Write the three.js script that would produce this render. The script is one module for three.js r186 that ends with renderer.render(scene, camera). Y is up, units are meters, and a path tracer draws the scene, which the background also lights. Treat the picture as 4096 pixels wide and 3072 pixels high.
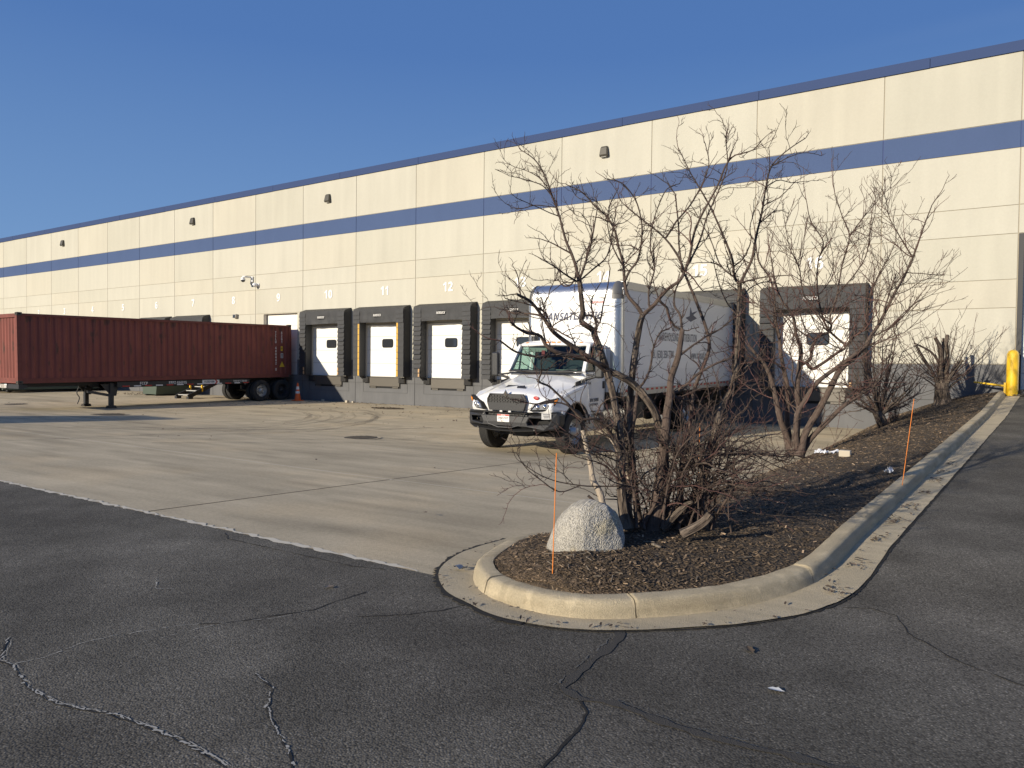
import * as THREE from 'three';
import { mergeGeometries } from 'three/addons/utils/BufferGeometryUtils.js';
import { RoundedBoxGeometry } from 'three/addons/geometries/RoundedBoxGeometry.js';
import { TextGeometry } from 'three/addons/geometries/TextGeometry.js';
import { FontLoader } from 'three/addons/loaders/FontLoader.js';
import { ImprovedNoise } from 'three/addons/math/ImprovedNoise.js';

// ------------------------------------------------------------------ camera, sky, sun, exposure
const scene = new THREE.Scene();
const FPX = 2960;                                         // focal length in pixels of the 4096 x 3072 photograph
const camera = new THREE.PerspectiveCamera(2 * Math.atan(1536 / FPX) * 180 / Math.PI, 4 / 3, 0.1, 3000);
camera.position.set(0, 1.6, 0);
camera.rotation.order = 'YXZ';
camera.rotation.set(-0.02537, 0.59152, 0.01087);
camera.updateMatrixWorld(true);

const renderer = new THREE.WebGLRenderer({ antialias: true });
renderer.toneMapping = THREE.LinearToneMapping;
renderer.toneMappingExposure = 1.12;
renderer.shadowMap.enabled = true;
renderer.shadowMap.type = THREE.PCFSoftShadowMap;

const SUN = new THREE.Vector3(1.0, -1.0, -3.2).normalize();   // the way the sunlight travels
const sun = new THREE.DirectionalLight(new THREE.Color().setRGB(1.0, 0.90, 0.735), 5.0);
sun.position.set(-14, 0, -12).addScaledVector(SUN, -90);
sun.target.position.set(-14, 0, -12);
sun.castShadow = true;
sun.shadow.mapSize.set(4096, 4096);
sun.shadow.camera.left = -55; sun.shadow.camera.right = 45; sun.shadow.camera.top = 30; sun.shadow.camera.bottom = -30;
sun.shadow.camera.near = 1; sun.shadow.camera.far = 260;
sun.shadow.radius = 1;
scene.add(sun, sun.target);

function makeSky() {
  const w = 1024, h = 512, d = new Float32Array(w * h * 4), n = new ImprovedNoise();
  const hor = [0.25, 0.35, 0.50], mid = [0.076, 0.172, 0.410], low = [0.155, 0.285, 0.515], zen = [0.036, 0.098, 0.29];
  const mix = (a, b, t) => a.map((v, i) => v + (b[i] - v) * t);
  for (let j = 0; j < h; j++) {
    const el = ((j + 0.5) / h - 0.5) * Math.PI, s = Math.max(0, Math.sin(el));
    for (let i = 0; i < w; i++) {
      const az = ((i + 0.5) / w - 0.5) * 2 * Math.PI;
      let c = s < 0.12 ? mix(hor, low, s / 0.12) : s < 0.38 ? mix(low, mid, (s - 0.12) / 0.26) : mix(mid, zen, Math.min(1, (s - 0.38) / 0.62));
      if (el < 0) c = [0.16, 0.15, 0.13];
      else {                                               // a few thin streaks of high cloud
        const dx = Math.cos(az) * Math.cos(el), dz = Math.sin(az) * Math.cos(el), k = 1 / (s + 0.08);
        const v = n.noise(dx * k * 0.35 + 4, dz * k * 2.6, 1.7) + 0.5 * n.noise(dx * k * 1.2, dz * k * 7, 9.1);
        const cl = Math.max(0, v - 0.62) * 0.25 * Math.min(1, s * 6) * Math.max(0, 1 - s * 2.2);
        c = mix(c, [0.62, 0.68, 0.76], Math.min(0.35, cl));
      }
      const o = (j * w + i) * 4; d[o] = c[0]; d[o + 1] = c[1]; d[o + 2] = c[2]; d[o + 3] = 1;
    }
  }
  const t = new THREE.DataTexture(d, w, h, THREE.RGBAFormat, THREE.FloatType);
  t.mapping = THREE.EquirectangularReflectionMapping; t.magFilter = t.minFilter = THREE.LinearFilter;
  t.colorSpace = THREE.LinearSRGBColorSpace; t.wrapS = THREE.RepeatWrapping; t.needsUpdate = true;
  return t;
}
scene.background = makeSky();
scene.environment = scene.background;

// ------------------------------------------------------------------ helpers
function rngOf(seed) { let a = seed >>> 0; return () => { a = (a + 0x6D2B79F5) | 0; let t = Math.imul(a ^ (a >>> 15), 1 | a); t = (t + Math.imul(t ^ (t >>> 7), 61 | t)) ^ t; return ((t ^ (t >>> 14)) >>> 0) / 4294967296; }; }
const R0 = rngOf(7);
const NZ = new ImprovedNoise();
const nz = (x, y = 0, z = 0) => NZ.noise(x + 31.7, y + 17.3, z + 5.9);
const fbm = (x, y, o = 4, z = 0) => { let s = 0, a = 0.5, f = 1; for (let i = 0; i < o; i++) { s += a * nz(x * f, y * f, z + i * 7.7); a *= 0.5; f *= 2.03; } return s; };
const clamp = (x, a = 0, b = 1) => Math.min(b, Math.max(a, x));
const sstep = (a, b, x) => { const t = clamp((x - a) / (b - a)); return t * t * (3 - 2 * t); };
const lerp = (a, b, t) => a + (b - a) * t;
const PI = Math.PI;
const P3 = (x, y, z) => new THREE.Vector3(x, y, -z);       // z counts away from the camera, towards the wall

const used = {};
function numbered(name) { const n = used[name] = (used[name] ?? -1) + 1; return n ? `${name}_${String(n).padStart(3, '0')}` : name; }
function prep(g) {
  if (g.index) g = g.toNonIndexed();
  if (!g.attributes.normal) g.computeVertexNormals();
  if (!g.attributes.uv) g.setAttribute('uv', new THREE.BufferAttribute(new Float32Array(g.attributes.position.count * 2), 2));
  for (const k of Object.keys(g.attributes)) if (!['position', 'normal', 'uv', 'color'].includes(k)) g.deleteAttribute(k);
  return g;
}
function join(gs) { if (!Array.isArray(gs)) return gs; const a = gs.flat(5).map(prep); return a.length === 1 ? a[0] : mergeGeometries(a, false); }
function mesh(name, g, mat, parent = scene) {
  const m = new THREE.Mesh(join(g), mat); m.castShadow = m.receiveShadow = true;
  m.name = parent === scene ? numbered(name) : name; parent.add(m); return m;
}
function tag(o, label, category, group) { o.userData.label = label; o.userData.category = category; if (group) o.userData.group = group; return o; }
function thing(name, label, category, group, x = 0, y = 0, z = 0) {
  const o = new THREE.Group(); o.name = numbered(name); o.position.copy(P3(x, y, z)); scene.add(o); return tag(o, label, category, group);
}
function struct(name) { const o = new THREE.Group(); o.name = numbered(name); o.userData.kind = 'structure'; scene.add(o); return o; }
function dup(src, label, group) { const r = src.clone(); r.name = numbered(src.name.replace(/_\d+$/, '')); r.userData = { ...src.userData }; if (label) r.userData.label = label; if (group) r.userData.group = group; scene.add(r); return r; }

// box centred at (x, y, z), uv in metres
function bx(w, h, d, x = 0, y = 0, z = 0, ou = 0, ov = 0) {
  const g = new THREE.BoxGeometry(w, h, d).toNonIndexed(), uv = g.attributes.uv, s = [[d, h], [d, h], [w, d], [w, d], [w, h], [w, h]];
  for (let i = 0; i < uv.count; i++) { const f = s[Math.floor(i / 6)]; uv.setXY(i, uv.getX(i) * f[0] + ou, uv.getY(i) * f[1] + ov); }
  return g.translate(x, y, z);
}
// box given by its bounds
const bb = (x0, x1, y0, y1, z0, z1, ou, ov) => bx(x1 - x0, y1 - y0, z1 - z0, (x0 + x1) / 2, (y0 + y1) / 2, (z0 + z1) / 2, ou, ov);
function rb(w, h, d, x = 0, y = 0, z = 0, r = 0.02, seg = 2) { return new RoundedBoxGeometry(w, h, d, seg, Math.min(r, w / 2 - 1e-4, h / 2 - 1e-4, d / 2 - 1e-4)).translate(x, y, z); }
function cyl(r0, r1, h, x = 0, y = 0, z = 0, axis = 'y', seg = 20, open = false) {
  const g = new THREE.CylinderGeometry(r1, r0, h, seg, 1, open);
  if (axis === 'x') g.rotateZ(-PI / 2); else if (axis === 'z') g.rotateX(PI / 2);
  return g.translate(x, y, z);
}
function bar(a, b, w, h = w) {                              // straight bar of rectangular section from a to b
  const v = new THREE.Vector3().subVectors(b, a), g = bx(w, h, v.length());
  const m = new THREE.Matrix4().lookAt(b, a, new THREE.Vector3(0, 1, 0)); g.applyMatrix4(m);
  return g.translate((a.x + b.x) / 2, (a.y + b.y) / 2, (a.z + b.z) / 2);
}
function rod(a, b, r, r1 = r, seg = 8) {
  const v = new THREE.Vector3().subVectors(b, a), g = new THREE.CylinderGeometry(r1, r, v.length(), seg);
  g.applyQuaternion(new THREE.Quaternion().setFromUnitVectors(new THREE.Vector3(0, 1, 0), v.clone().normalize()));
  return g.translate((a.x + b.x) / 2, (a.y + b.y) / 2, (a.z + b.z) / 2);
}
function tube(pts, r, seg = 24, rs = 8) { return new THREE.TubeGeometry(new THREE.CatmullRomCurve3(pts), seg, r, rs); }
function extr(pts, depth, bevel = 0, seg = 1, holes = []) {   // polygon in (x, y) extruded along +z
  const s = new THREE.Shape(pts.map(p => new THREE.Vector2(p[0], p[1])));
  for (const hl of holes) s.holes.push(new THREE.Path(hl.map(p => new THREE.Vector2(p[0], p[1]))));
  return new THREE.ExtrudeGeometry(s, { depth, bevelEnabled: bevel > 0, bevelThickness: bevel, bevelSize: bevel, bevelOffset: -bevel, bevelSegments: seg, curveSegments: 8 });
}
function gridGeo(nu, nv, fn, uvf) {                         // fn(i / nu, j / nv) -> [x, y, z]
  const pos = [], uv = [], idx = [];
  for (let j = 0; j <= nv; j++) for (let i = 0; i <= nu; i++) { const p = fn(i / nu, j / nv); pos.push(...p); const t = uvf ? uvf(p, i / nu, j / nv) : [p[0], p[2]]; uv.push(t[0], t[1]); }
  for (let j = 0; j < nv; j++) for (let i = 0; i < nu; i++) { const a = j * (nu + 1) + i, b = a + 1, c = a + nu + 1, e = c + 1; idx.push(a, b, c, b, e, c); }
  const g = new THREE.BufferGeometry();
  g.setAttribute('position', new THREE.Float32BufferAttribute(pos, 3)); g.setAttribute('uv', new THREE.Float32BufferAttribute(uv, 2));
  g.setIndex(idx); g.computeVertexNormals(); return g;
}
function colorize(g, fn) {
  const p = g.attributes.position, c = new Float32Array(p.count * 3);
  for (let i = 0; i < p.count; i++) { const v = fn(p.getX(i), p.getY(i), p.getZ(i)); c[i * 3] = v[0]; c[i * 3 + 1] = v[1]; c[i * 3 + 2] = v[2]; }
  g.setAttribute('color', new THREE.BufferAttribute(c, 3)); return g;
}
// photo pixel (of 4096 x 3072) at a depth along the viewing axis -> point
function fromPixel(u, v, depth) { return new THREE.Vector3((u - 2048) / FPX * depth, -(v - 1536) / FPX * depth, -depth).applyMatrix4(camera.matrixWorld); }

// ------------------------------------------------------------------ textures
const toS = c => Math.round(255 * clamp(c <= 0.0031308 ? c * 12.92 : 1.055 * Math.pow(Math.max(c, 0), 1 / 2.4) - 0.055));
function colTex(w, h, fn, rx = 1, ry = rx) {
  const d = new Uint8Array(w * h * 4);
  for (let j = 0; j < h; j++) for (let i = 0; i < w; i++) { const c = fn(i / w, j / h, i, j), o = (j * w + i) * 4; d[o] = toS(c[0]); d[o + 1] = toS(c[1]); d[o + 2] = toS(c[2]); d[o + 3] = 255; }
  const t = new THREE.DataTexture(d, w, h); t.colorSpace = THREE.SRGBColorSpace; t.wrapS = t.wrapT = THREE.RepeatWrapping; t.magFilter = THREE.LinearFilter; t.minFilter = THREE.LinearMipmapLinearFilter; t.generateMipmaps = true; t.repeat.set(rx, ry); t.needsUpdate = true; return t;
}
function grayTex(w, h, fn, rx = 1, ry = rx) {
  const d = new Uint8Array(w * h * 4);
  for (let j = 0; j < h; j++) for (let i = 0; i < w; i++) { const c = Math.round(255 * clamp(fn(i / w, j / h, i, j))), o = (j * w + i) * 4; d[o] = d[o + 1] = d[o + 2] = c; d[o + 3] = 255; }
  const t = new THREE.DataTexture(d, w, h); t.wrapS = t.wrapT = THREE.RepeatWrapping; t.magFilter = THREE.LinearFilter; t.minFilter = THREE.LinearMipmapLinearFilter; t.generateMipmaps = true; t.repeat.set(rx, ry); t.needsUpdate = true; return t;
}
// tileable value noise: lattice of p cells round the tile
function tileNoise(seed) {
  const N = 256, r = rngOf(seed), v = new Float32Array(N * N); for (let i = 0; i < v.length; i++) v[i] = r();
  return (x, y, p, q = p) => {
    x *= p; y *= q; const x0 = Math.floor(x), y0 = Math.floor(y); let fx = x - x0, fy = y - y0; fx = fx * fx * (3 - 2 * fx); fy = fy * fy * (3 - 2 * fy);
    const w = (a, m) => ((a % m) + m) % m, at = (a, b) => v[(w(b, q) % N) * N + (w(a, p) % N)];
    return lerp(lerp(at(x0, y0), at(x0 + 1, y0), fx), lerp(at(x0, y0 + 1), at(x0 + 1, y0 + 1), fx), fy);
  };
}
const tn = tileNoise(11), tn2 = tileNoise(23);
const tfbm = (x, y, p, o = 4, q = p) => { let s = 0, a = 0.5; for (let i = 0; i < o; i++) { s += a * tn(x + i * 0.13, y + i * 0.29, p << i, q << i); a *= 0.5; } return s; };   // about 0 .. 0.94

// asphalt: stones in binder
const cellOf = (() => {                                     // tileable worley, returns [d1, id]
  const cache = new Map();
  return (x, y, n, seed) => {
    const key = n * 1000 + seed; let pts = cache.get(key);
    if (!pts) { const r = rngOf(seed * 77 + n); pts = Array.from({ length: n * n }, () => [r(), r(), r()]); cache.set(key, pts); }
    const cx = Math.floor(x * n), cy = Math.floor(y * n); let d1 = 9, id = 0;
    for (let b = -1; b <= 1; b++) for (let a = -1; a <= 1; a++) {
      const ix = ((cx + a) % n + n) % n, iy = ((cy + b) % n + n) % n, p = pts[iy * n + ix];
      const dx = cx + a + p[0] - x * n, dy = cy + b + p[1] - y * n, d = dx * dx + dy * dy; if (d < d1) { d1 = d; id = p[2]; }
    }
    return [Math.sqrt(d1), id];
  };
})();
const asphaltH = new Float32Array(1024 * 1024);
const asphaltTex = colTex(1024, 1024, (x, y, i, j) => {
  const [d, id] = cellOf(x, y, 250, 3), st = clamp(1 - d * 1.35), wear = tfbm(x, y, 7, 4), pit = tn2(x, y, 180);
  asphaltH[j * 1024 + i] = clamp(st * 0.75 + pit * 0.25);
  let v = 0.062 + 0.036 * st * (0.4 + id) + 0.045 * (wear - 0.45);
  if (id > 0.9 && st > 0.3) v += 0.16 * (id - 0.87) * 10 * st * wear; else if (id < 0.25) v *= 0.7;
  return [v * 1.56, v * 1.42, v * 1.17];
});
const asphaltBump = grayTex(1024, 1024, (x, y, i, j) => asphaltH[j * 1024 + i]);
for (const t of [asphaltTex, asphaltBump]) t.repeat.set(1 / 2.6, 1 / 2.6);
const concreteTex = colTex(1024, 1024, (x, y) => {
  const f = tfbm(x, y, 5, 5), g = tn2(x, y, 200), s = tfbm(x, y * 1, 3, 4, 24);
  const v = 0.86 + 0.20 * (f - 0.47) + 0.14 * (g - 0.5) + 0.30 * (s - 0.47);
  const sp = tn(x + .3, y + .7, 256) > 0.985 ? 0.72 : 1;
  return [0.585 * v * sp, 0.488 * v * sp, 0.330 * v * sp];
});
concreteTex.repeat.set(1 / 4.2, 1 / 4.2);
const roughBump = grayTex(512, 512, (x, y) => 0.55 * tn(x, y, 128) + 0.25 * tn2(x, y, 250) + 0.2 * tfbm(x, y, 9, 3));
const rep = (t, rx, ry = rx) => { const c = t.clone(); c.repeat.set(rx, ry); c.needsUpdate = true; return c; };
const creamTex = colTex(512, 512, (x, y) => {
  const st = tfbm(x, y, 24, 3, 2), f = tfbm(x, y, 4, 4), g = tn2(x, y, 220), v = 0.985 + 0.13 * (st - 0.47) + 0.09 * (f - 0.47) + 0.04 * (g - 0.5), dr = sstep(0.60, 0.72, tfbm(x + 0.37, y, 18, 3, 1)) * sstep(0.4, 0.6, tfbm(x, y + .2, 3, 3));
  return [0.525 * v * (1 - 0.07 * dr), 0.502 * v * (1 - 0.065 * dr), 0.420 * v * (1 - 0.05 * dr)];
});
creamTex.repeat.set(1 / 7.3, 1 / 7.3);
const greyTex = colTex(512, 512, (x, y) => {
  const st = tfbm(x, y, 16, 3, 3), f = tfbm(x, y, 5, 4), v = 0.97 + 0.22 * (st - 0.47) + 0.2 * (f - 0.47) + 0.05 * (tn2(x, y, 200) - 0.5);
  return [0.150 * v, 0.150 * v, 0.152 * v];
});
greyTex.repeat.set(1 / 3.1, 1 / 3.1);
const blueTex = colTex(256, 256, (x, y) => { const v = 0.97 + 0.12 * (tfbm(x, y, 4, 4, 3) - 0.47) + 0.04 * (tn2(x, y, 120) - 0.5); return [0.078 * v, 0.114 * v, 0.218 * v]; });
blueTex.repeat.set(1 / 3.7, 1 / 3.7);
const barkTex = colTex(256, 512, (x, y) => {
  const a = tfbm(x, y, 10, 4, 5), b = tn2(x, y, 40, 60), l = tfbm(x, y, 3, 3, 6), v = 0.55 + 1.1 * (a - 0.47) + 0.25 * (b - 0.5) + 0.25 * (l - .47);
  const li = sstep(0.56, 0.72, tfbm(x + 0.4, y, 4, 4, 7));
  return [lerp(0.098, 0.165, li) * (0.45 + v), lerp(0.069, 0.136, li) * (0.45 + v), lerp(0.054, 0.108, li) * (0.45 + v)];
}, 3, 3.2);
const barkBump = grayTex(256, 512, (x, y) => clamp(tfbm(x, y, 10, 4, 5) * 0.9 + tn2(x, y, 40, 60) * 0.12), 3, 3.2);
const roughBarkTex = colTex(256, 512, (x, y) => {
  const c = tfbm(x, y, 12, 3, 3), b = tn2(x, y, 60, 40), v = clamp((c - 0.3) * 2.4), f = tfbm(x, y, 3, 3);
  return [lerp(0.07, 0.27, v) * (0.8 + 0.4 * b) * (.75 + .5 * f), lerp(0.052, 0.215, v) * (0.8 + 0.4 * b) * (.75 + .5 * f), lerp(0.04, 0.165, v) * (0.8 + 0.4 * b) * (.75 + .5 * f)];
}, 3, 2);
const roughBarkBump = grayTex(256, 512, (x, y) => clamp((tfbm(x, y, 12, 3, 3) - 0.3) * 2.4), 3, 2);
const graniteTex = colTex(512, 512, (x, y) => {
  const [d, id] = cellOf(x, y, 90, 5), [d2, id2] = cellOf(x, y, 150, 9), f = tfbm(x, y, 4, 4);
  let v = 0.36 + 0.22 * (f - 0.47) + 0.1 * (tn2(x, y, 200) - 0.5); if (id > 0.80) v = 0.17 + 0.12 * d; else if (id < 0.2) v += 0.09; if (id2 > 0.9) v *= 0.6;
  const warm = sstep(0.5, 0.7, tfbm(x + .5, y, 3, 4));
  return [v * (1.14 + 0.06 * warm), v * 1.06, v * (0.90 - 0.14 * warm)];
}, 1.6, 1.6);
const graniteBump = grayTex(512, 512, (x, y) => 0.5 * tn(x, y, 90) + 0.3 * tn2(x, y, 160) + 0.2 * tfbm(x, y, 8, 3), 1.6, 1.6);
const mulchTex = colTex(1024, 1024, (x, y) => {
  const a = tn(x + 0.2 * tn2(x, y, 40), y, 150, 60), b = tn2(x, y + 0.15 * tn(x, y, 30), 60, 150), f = tfbm(x, y, 6, 4), k = Math.max(a, b);
  const v = 0.022 + 0.08 * Math.pow(k, 3) * (0.6 + f), t = (k > 0.955 && f > 0.42) ? 0.12 : 0;
  return [v * 1.35 + t, v * 0.95 + t * 0.75, v * 0.58 + t * 0.45];
}, 1 / 1.7, 1 / 1.7);
const mulchBump = grayTex(512, 512, (x, y) => Math.max(tn(x, y, 90, 40), tn2(x, y, 40, 90)), 1 / 1.3, 1 / 1.3);
const rustTex = colTex(512, 512, (x, y) => {
  const st = tfbm(x, y, 30, 3, 2), f = tfbm(x, y, 6, 4), r = sstep(0.60, 0.74, tfbm(x + 0.3, y * 1, 14, 4, 5)), v = 0.92 + 0.35 * (st - 0.47) + 0.3 * (f - 0.47);
  return [lerp(0.225, 0.12, r) * v, lerp(0.060, 0.045, r) * v, lerp(0.043, 0.030, r) * v];
}, 1 / 3, 1 / 2.7);
const clothTex = colTex(256, 256, (x, y) => { const v = 0.024 + 0.018 * tfbm(x, y, 6, 4) + 0.004 * tn2(x, y, 120); return [v, v, v * 1.03]; });

// ------------------------------------------------------------------ materials
const std = (o) => new THREE.MeshStandardMaterial(o);
const phys = (o) => new THREE.MeshPhysicalMaterial(o);
const rgb = (r, g, b) => new THREE.Color().setRGB(r, g, b);
const M = {
  asphalt: phys({ map: asphaltTex, bumpMap: asphaltBump, bumpScale: 0.0028, roughness: 1, specularIntensity: 0.25, vertexColors: true }),
  tar: phys({ specularIntensity: 0.2, color: rgb(0.082, 0.076, 0.066), roughness: 1, bumpMap: rep(roughBump, 1 / 0.5), bumpScale: 0.003 }),
  crackDust: std({ color: rgb(0.40, 0.38, 0.33), roughness: 1 }),
  crackDark: std({ color: rgb(0.014, 0.013, 0.012), roughness: 1 }),
  concrete: phys({ map: concreteTex, bumpMap: rep(roughBump, 1 / 0.9), bumpScale: 0.002, roughness: 1, specularIntensity: 0.3, vertexColors: true }),
  kerb: std({ map: rep(concreteTex, 1 / 1.7), color: rgb(1.04, 1.04, 1.02), vertexColors: true, bumpMap: rep(roughBump, 1 / 0.35), bumpScale: 0.010, roughness: 1 }),
  gutter: std({ map: rep(concreteTex, 1 / 1.9), color: rgb(0.98, 0.98, 0.96), bumpMap: rep(roughBump, 1 / 0.4), bumpScale: 0.007, roughness: 0.95 }),
  jointDark: std({ color: rgb(0.05, 0.045, 0.038), roughness: 1 }),
  jointPale: std({ color: rgb(0.62, 0.56, 0.44), roughness: 0.95 }),
  tyreMark: std({ color: rgb(0.05, 0.045, 0.04), roughness: 0.9, transparent: true, opacity: 0.13 }),
  mulch: std({ map: mulchTex, bumpMap: mulchBump, bumpScale: 0.02, roughness: 1 }),
  chip: std({ color: 0xffffff, roughness: 1 }),
  leaf: std({ color: 0xffffff, roughness: 0.95, side: THREE.DoubleSide }),
  cream: phys({ map: creamTex, bumpMap: rep(roughBump, 1 / 0.6), bumpScale: 0.0015, roughness: 1, specularIntensity: 0.2 }),
  cream2: phys({ map: creamTex, color: rgb(0.965, 0.965, 0.955), bumpMap: rep(roughBump, 1 / 0.6), bumpScale: 0.0015, roughness: 1, specularIntensity: 0.2 }),
  cream3: phys({ map: creamTex, color: rgb(1.0, 0.985, 0.965), bumpMap: rep(roughBump, 1 / 0.6), bumpScale: 0.0015, roughness: 1, specularIntensity: 0.2 }),
  grey: phys({ map: greyTex, bumpMap: rep(roughBump, 1 / 0.6), bumpScale: 0.002, roughness: 1, specularIntensity: 0.25 }),
  blue: phys({ map: blueTex, roughness: 1, specularIntensity: 0.15 }),
  coping: phys({ color: rgb(0.050, 0.076, 0.165), roughness: 0.9, specularIntensity: 0.2 }),
  sealant: std({ color: rgb(0.36, 0.32, 0.245), roughness: 0.9 }),
  sealBlue: std({ color: rgb(0.05, 0.075, 0.20), roughness: 0.8 }),
  sealGrey: std({ color: rgb(0.085, 0.085, 0.085), roughness: 0.9 }),
  doorWhite: std({ color: rgb(0.80, 0.785, 0.73), roughness: 0.55, bumpMap: rep(roughBump, 1 / 0.8, 1 / 0.1), bumpScale: 0.0015 }),
  frameGrey: std({ color: rgb(0.36, 0.335, 0.29), roughness: 0.6 }),
  numeral: std({ color: rgb(0.86, 0.85, 0.82), roughness: 0.5 }),
  cloth: std({ map: clothTex, roughness: 0.62, bumpMap: rep(roughBump, 1 / 0.8), bumpScale: 0.006, side: THREE.DoubleSide }),
  clothTop: std({ color: rgb(0.052, 0.05, 0.046), roughness: 0.65, bumpMap: rep(roughBump, 1 / 0.9), bumpScale: 0.01 }),
  flapYellow: std({ color: rgb(0.62, 0.36, 0.055), roughness: 0.7 }),
  woodPale: std({ color: rgb(0.52, 0.33, 0.17), roughness: 0.9 }),
  steel: std({ color: rgb(0.115, 0.104, 0.088), roughness: 0.5, metalness: 0.45, bumpMap: rep(roughBump, 1 / 1.2), bumpScale: 0.002 }),
  blackSteel: std({ color: rgb(0.022, 0.022, 0.024), roughness: 0.55 }),
  black: std({ color: rgb(0.008, 0.008, 0.008), roughness: 0.8 }),
  rubber: std({ color: rgb(0.028, 0.027, 0.026), roughness: 0.85, bumpMap: rep(roughBump, 3), bumpScale: 0.004 }),
  bronze: std({ color: rgb(0.085, 0.078, 0.062), roughness: 0.45, metalness: 0.2 }),
  bronzeFace: std({ color: rgb(0.085, 0.078, 0.064), roughness: 0.35, metalness: 0.3 }),
  lens: std({ color: rgb(0.5, 0.5, 0.47), roughness: 0.25 }),
  camWhite: std({ color: rgb(0.75, 0.75, 0.73), roughness: 0.4 }),
  rust: std({ map: rustTex, roughness: 0.72, bumpMap: rep(roughBump, 1 / 0.8), bumpScale: 0.002 }),
  rustRail: std({ map: rep(rustTex, 1 / 4, 1 / 0.6), color: rgb(0.85, 0.85, 0.85), roughness: 0.75 }),
  casting: std({ color: rgb(0.075, 0.062, 0.048), roughness: 0.8 }),
  decalWhite: std({ color: rgb(0.72, 0.70, 0.66), roughness: 0.6 }),
  decalRed: std({ color: rgb(0.42, 0.028, 0.024), roughness: 0.45 }),
  decalYellow: std({ color: rgb(0.72, 0.48, 0.04), roughness: 0.5 }),
  truckWhite: phys({ color: rgb(0.80, 0.79, 0.765), roughness: 0.28, clearcoat: 0.8, clearcoatRoughness: 0.06 }),
  boxWhite: std({ color: rgb(0.80, 0.79, 0.76), roughness: 0.34, bumpMap: rep(roughBump, 1 / 3), bumpScale: 0.004 }),
  boxSide: phys({ color: rgb(0.72, 0.71, 0.685), roughness: 0.42, specularIntensity: 0.6, bumpMap: rep(roughBump, 1 / 3.4), bumpScale: 0.006 }),
  alu: std({ color: rgb(0.72, 0.715, 0.70), roughness: 0.3, metalness: 0.95, bumpMap: rep(roughBump, 1 / 2), bumpScale: 0.003 }),
  aluDull: std({ color: rgb(0.50, 0.49, 0.46), roughness: 0.5, metalness: 0.6 }),
  capGrey: std({ color: rgb(0.17, 0.165, 0.155), roughness: 0.55, metalness: 0.3 }),
  plastic: std({ color: rgb(0.027, 0.027, 0.028), roughness: 0.5, bumpMap: rep(roughBump, 6), bumpScale: 0.001 }),
  grille: std({ color: rgb(0.085, 0.083, 0.08), roughness: 0.45, metalness: 0.3 }),
  chrome: std({ color: rgb(0.75, 0.75, 0.74), roughness: 0.14, metalness: 1 }),
  navy: std({ color: rgb(0.022, 0.034, 0.085), roughness: 0.5 }),
  textGrey: std({ color: rgb(0.085, 0.09, 0.105), roughness: 0.5 }),
  amber: phys({ color: rgb(0.85, 0.27, 0.02), roughness: 0.2, clearcoat: 1 }),
  lampClear: phys({ color: rgb(0.5, 0.52, 0.55), roughness: 0.08, metalness: 0.5, clearcoat: 1 }),
  glass: phys({ color: rgb(0.52, 0.66, 0.62), roughness: 0.0, transmission: 1, thickness: 0, ior: 1.5 }),
  windowGlass: phys({ color: rgb(0.03, 0.035, 0.04), roughness: 0.08, clearcoat: 1, clearcoatRoughness: 0.03 }),
  interior: std({ color: rgb(0.035, 0.037, 0.042), roughness: 0.8 }),
  seat: std({ color: rgb(0.07, 0.072, 0.08), roughness: 0.9 }),
  orange: std({ color: rgb(0.78, 0.13, 0.018), roughness: 0.55 }),
  markerOrange: std({ color: rgb(0.80, 0.235, 0.03), roughness: 0.5 }),
  safetyYellow: phys({ color: rgb(0.80, 0.50, 0.018), roughness: 0.35, clearcoat: 0.5, bumpMap: rep(roughBump, 1.5, 2.5), bumpScale: 0.003 }),
  dumpGreen: std({ color: rgb(0.060, 0.082, 0.058), roughness: 0.6, bumpMap: rep(roughBump, 1 / 1.1), bumpScale: 0.004 }),
  dumpBlue: std({ color: rgb(0.012, 0.020, 0.036), roughness: 0.6 }),
  dumpOrange: std({ color: rgb(0.36, 0.10, 0.035), roughness: 0.7 }),
  bark: std({ map: barkTex, bumpMap: barkBump, bumpScale: 0.012, roughness: 0.95 }),
  roughBark: std({ map: roughBarkTex, bumpMap: roughBarkBump, bumpScale: 0.03, roughness: 1 }),
  twig: std({ color: 0xffffff, vertexColors: true, roughness: 0.9 }),
  deadWood: std({ color: rgb(0.40, 0.33, 0.25), roughness: 0.95, bumpMap: barkBump, bumpScale: 0.012 }),
  granite: std({ map: graniteTex, bumpMap: graniteBump, bumpScale: 0.012, roughness: 0.9 }),
  bag: std({ color: rgb(0.78, 0.78, 0.78), roughness: 0.6, side: THREE.DoubleSide }),
  block: std({ color: rgb(0.50, 0.44, 0.34), roughness: 0.95 }),
  iron: std({ color: rgb(0.05, 0.043, 0.036), roughness: 0.75, metalness: 0.3 }),
  trailerWhite: std({ color: rgb(0.6, 0.6, 0.58), roughness: 0.5 }),
  dirt: std({ color: rgb(0.10, 0.09, 0.06), roughness: 1 }),
};

const fonts = {};
for (const k of ['sans_bold', 'sans_regular', 'serif_bold']) fonts[k] = await new FontLoader().loadAsync(`fonts/droid/droid_${k}.typeface.json`);
function text(str, size, depth = 0.004, font = 'sans_bold', seg = 3) {       // centred on its own box, in the xy plane
  const g = new TextGeometry(str, { font: fonts[font], size, depth, curveSegments: seg, bevelEnabled: false });
  g.computeBoundingBox(); const b = g.boundingBox; g.translate(-(b.min.x + b.max.x) / 2, -(b.min.y + b.max.y) / 2, 0); return g;
}
const squeeze = (g, sx, sy = 1, shear = 0) => g.applyMatrix4(new THREE.Matrix4().set(sx, shear, 0, 0, 0, sy, 0, 0, 0, 0, 1, 0, 0, 0, 0, 1));

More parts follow.
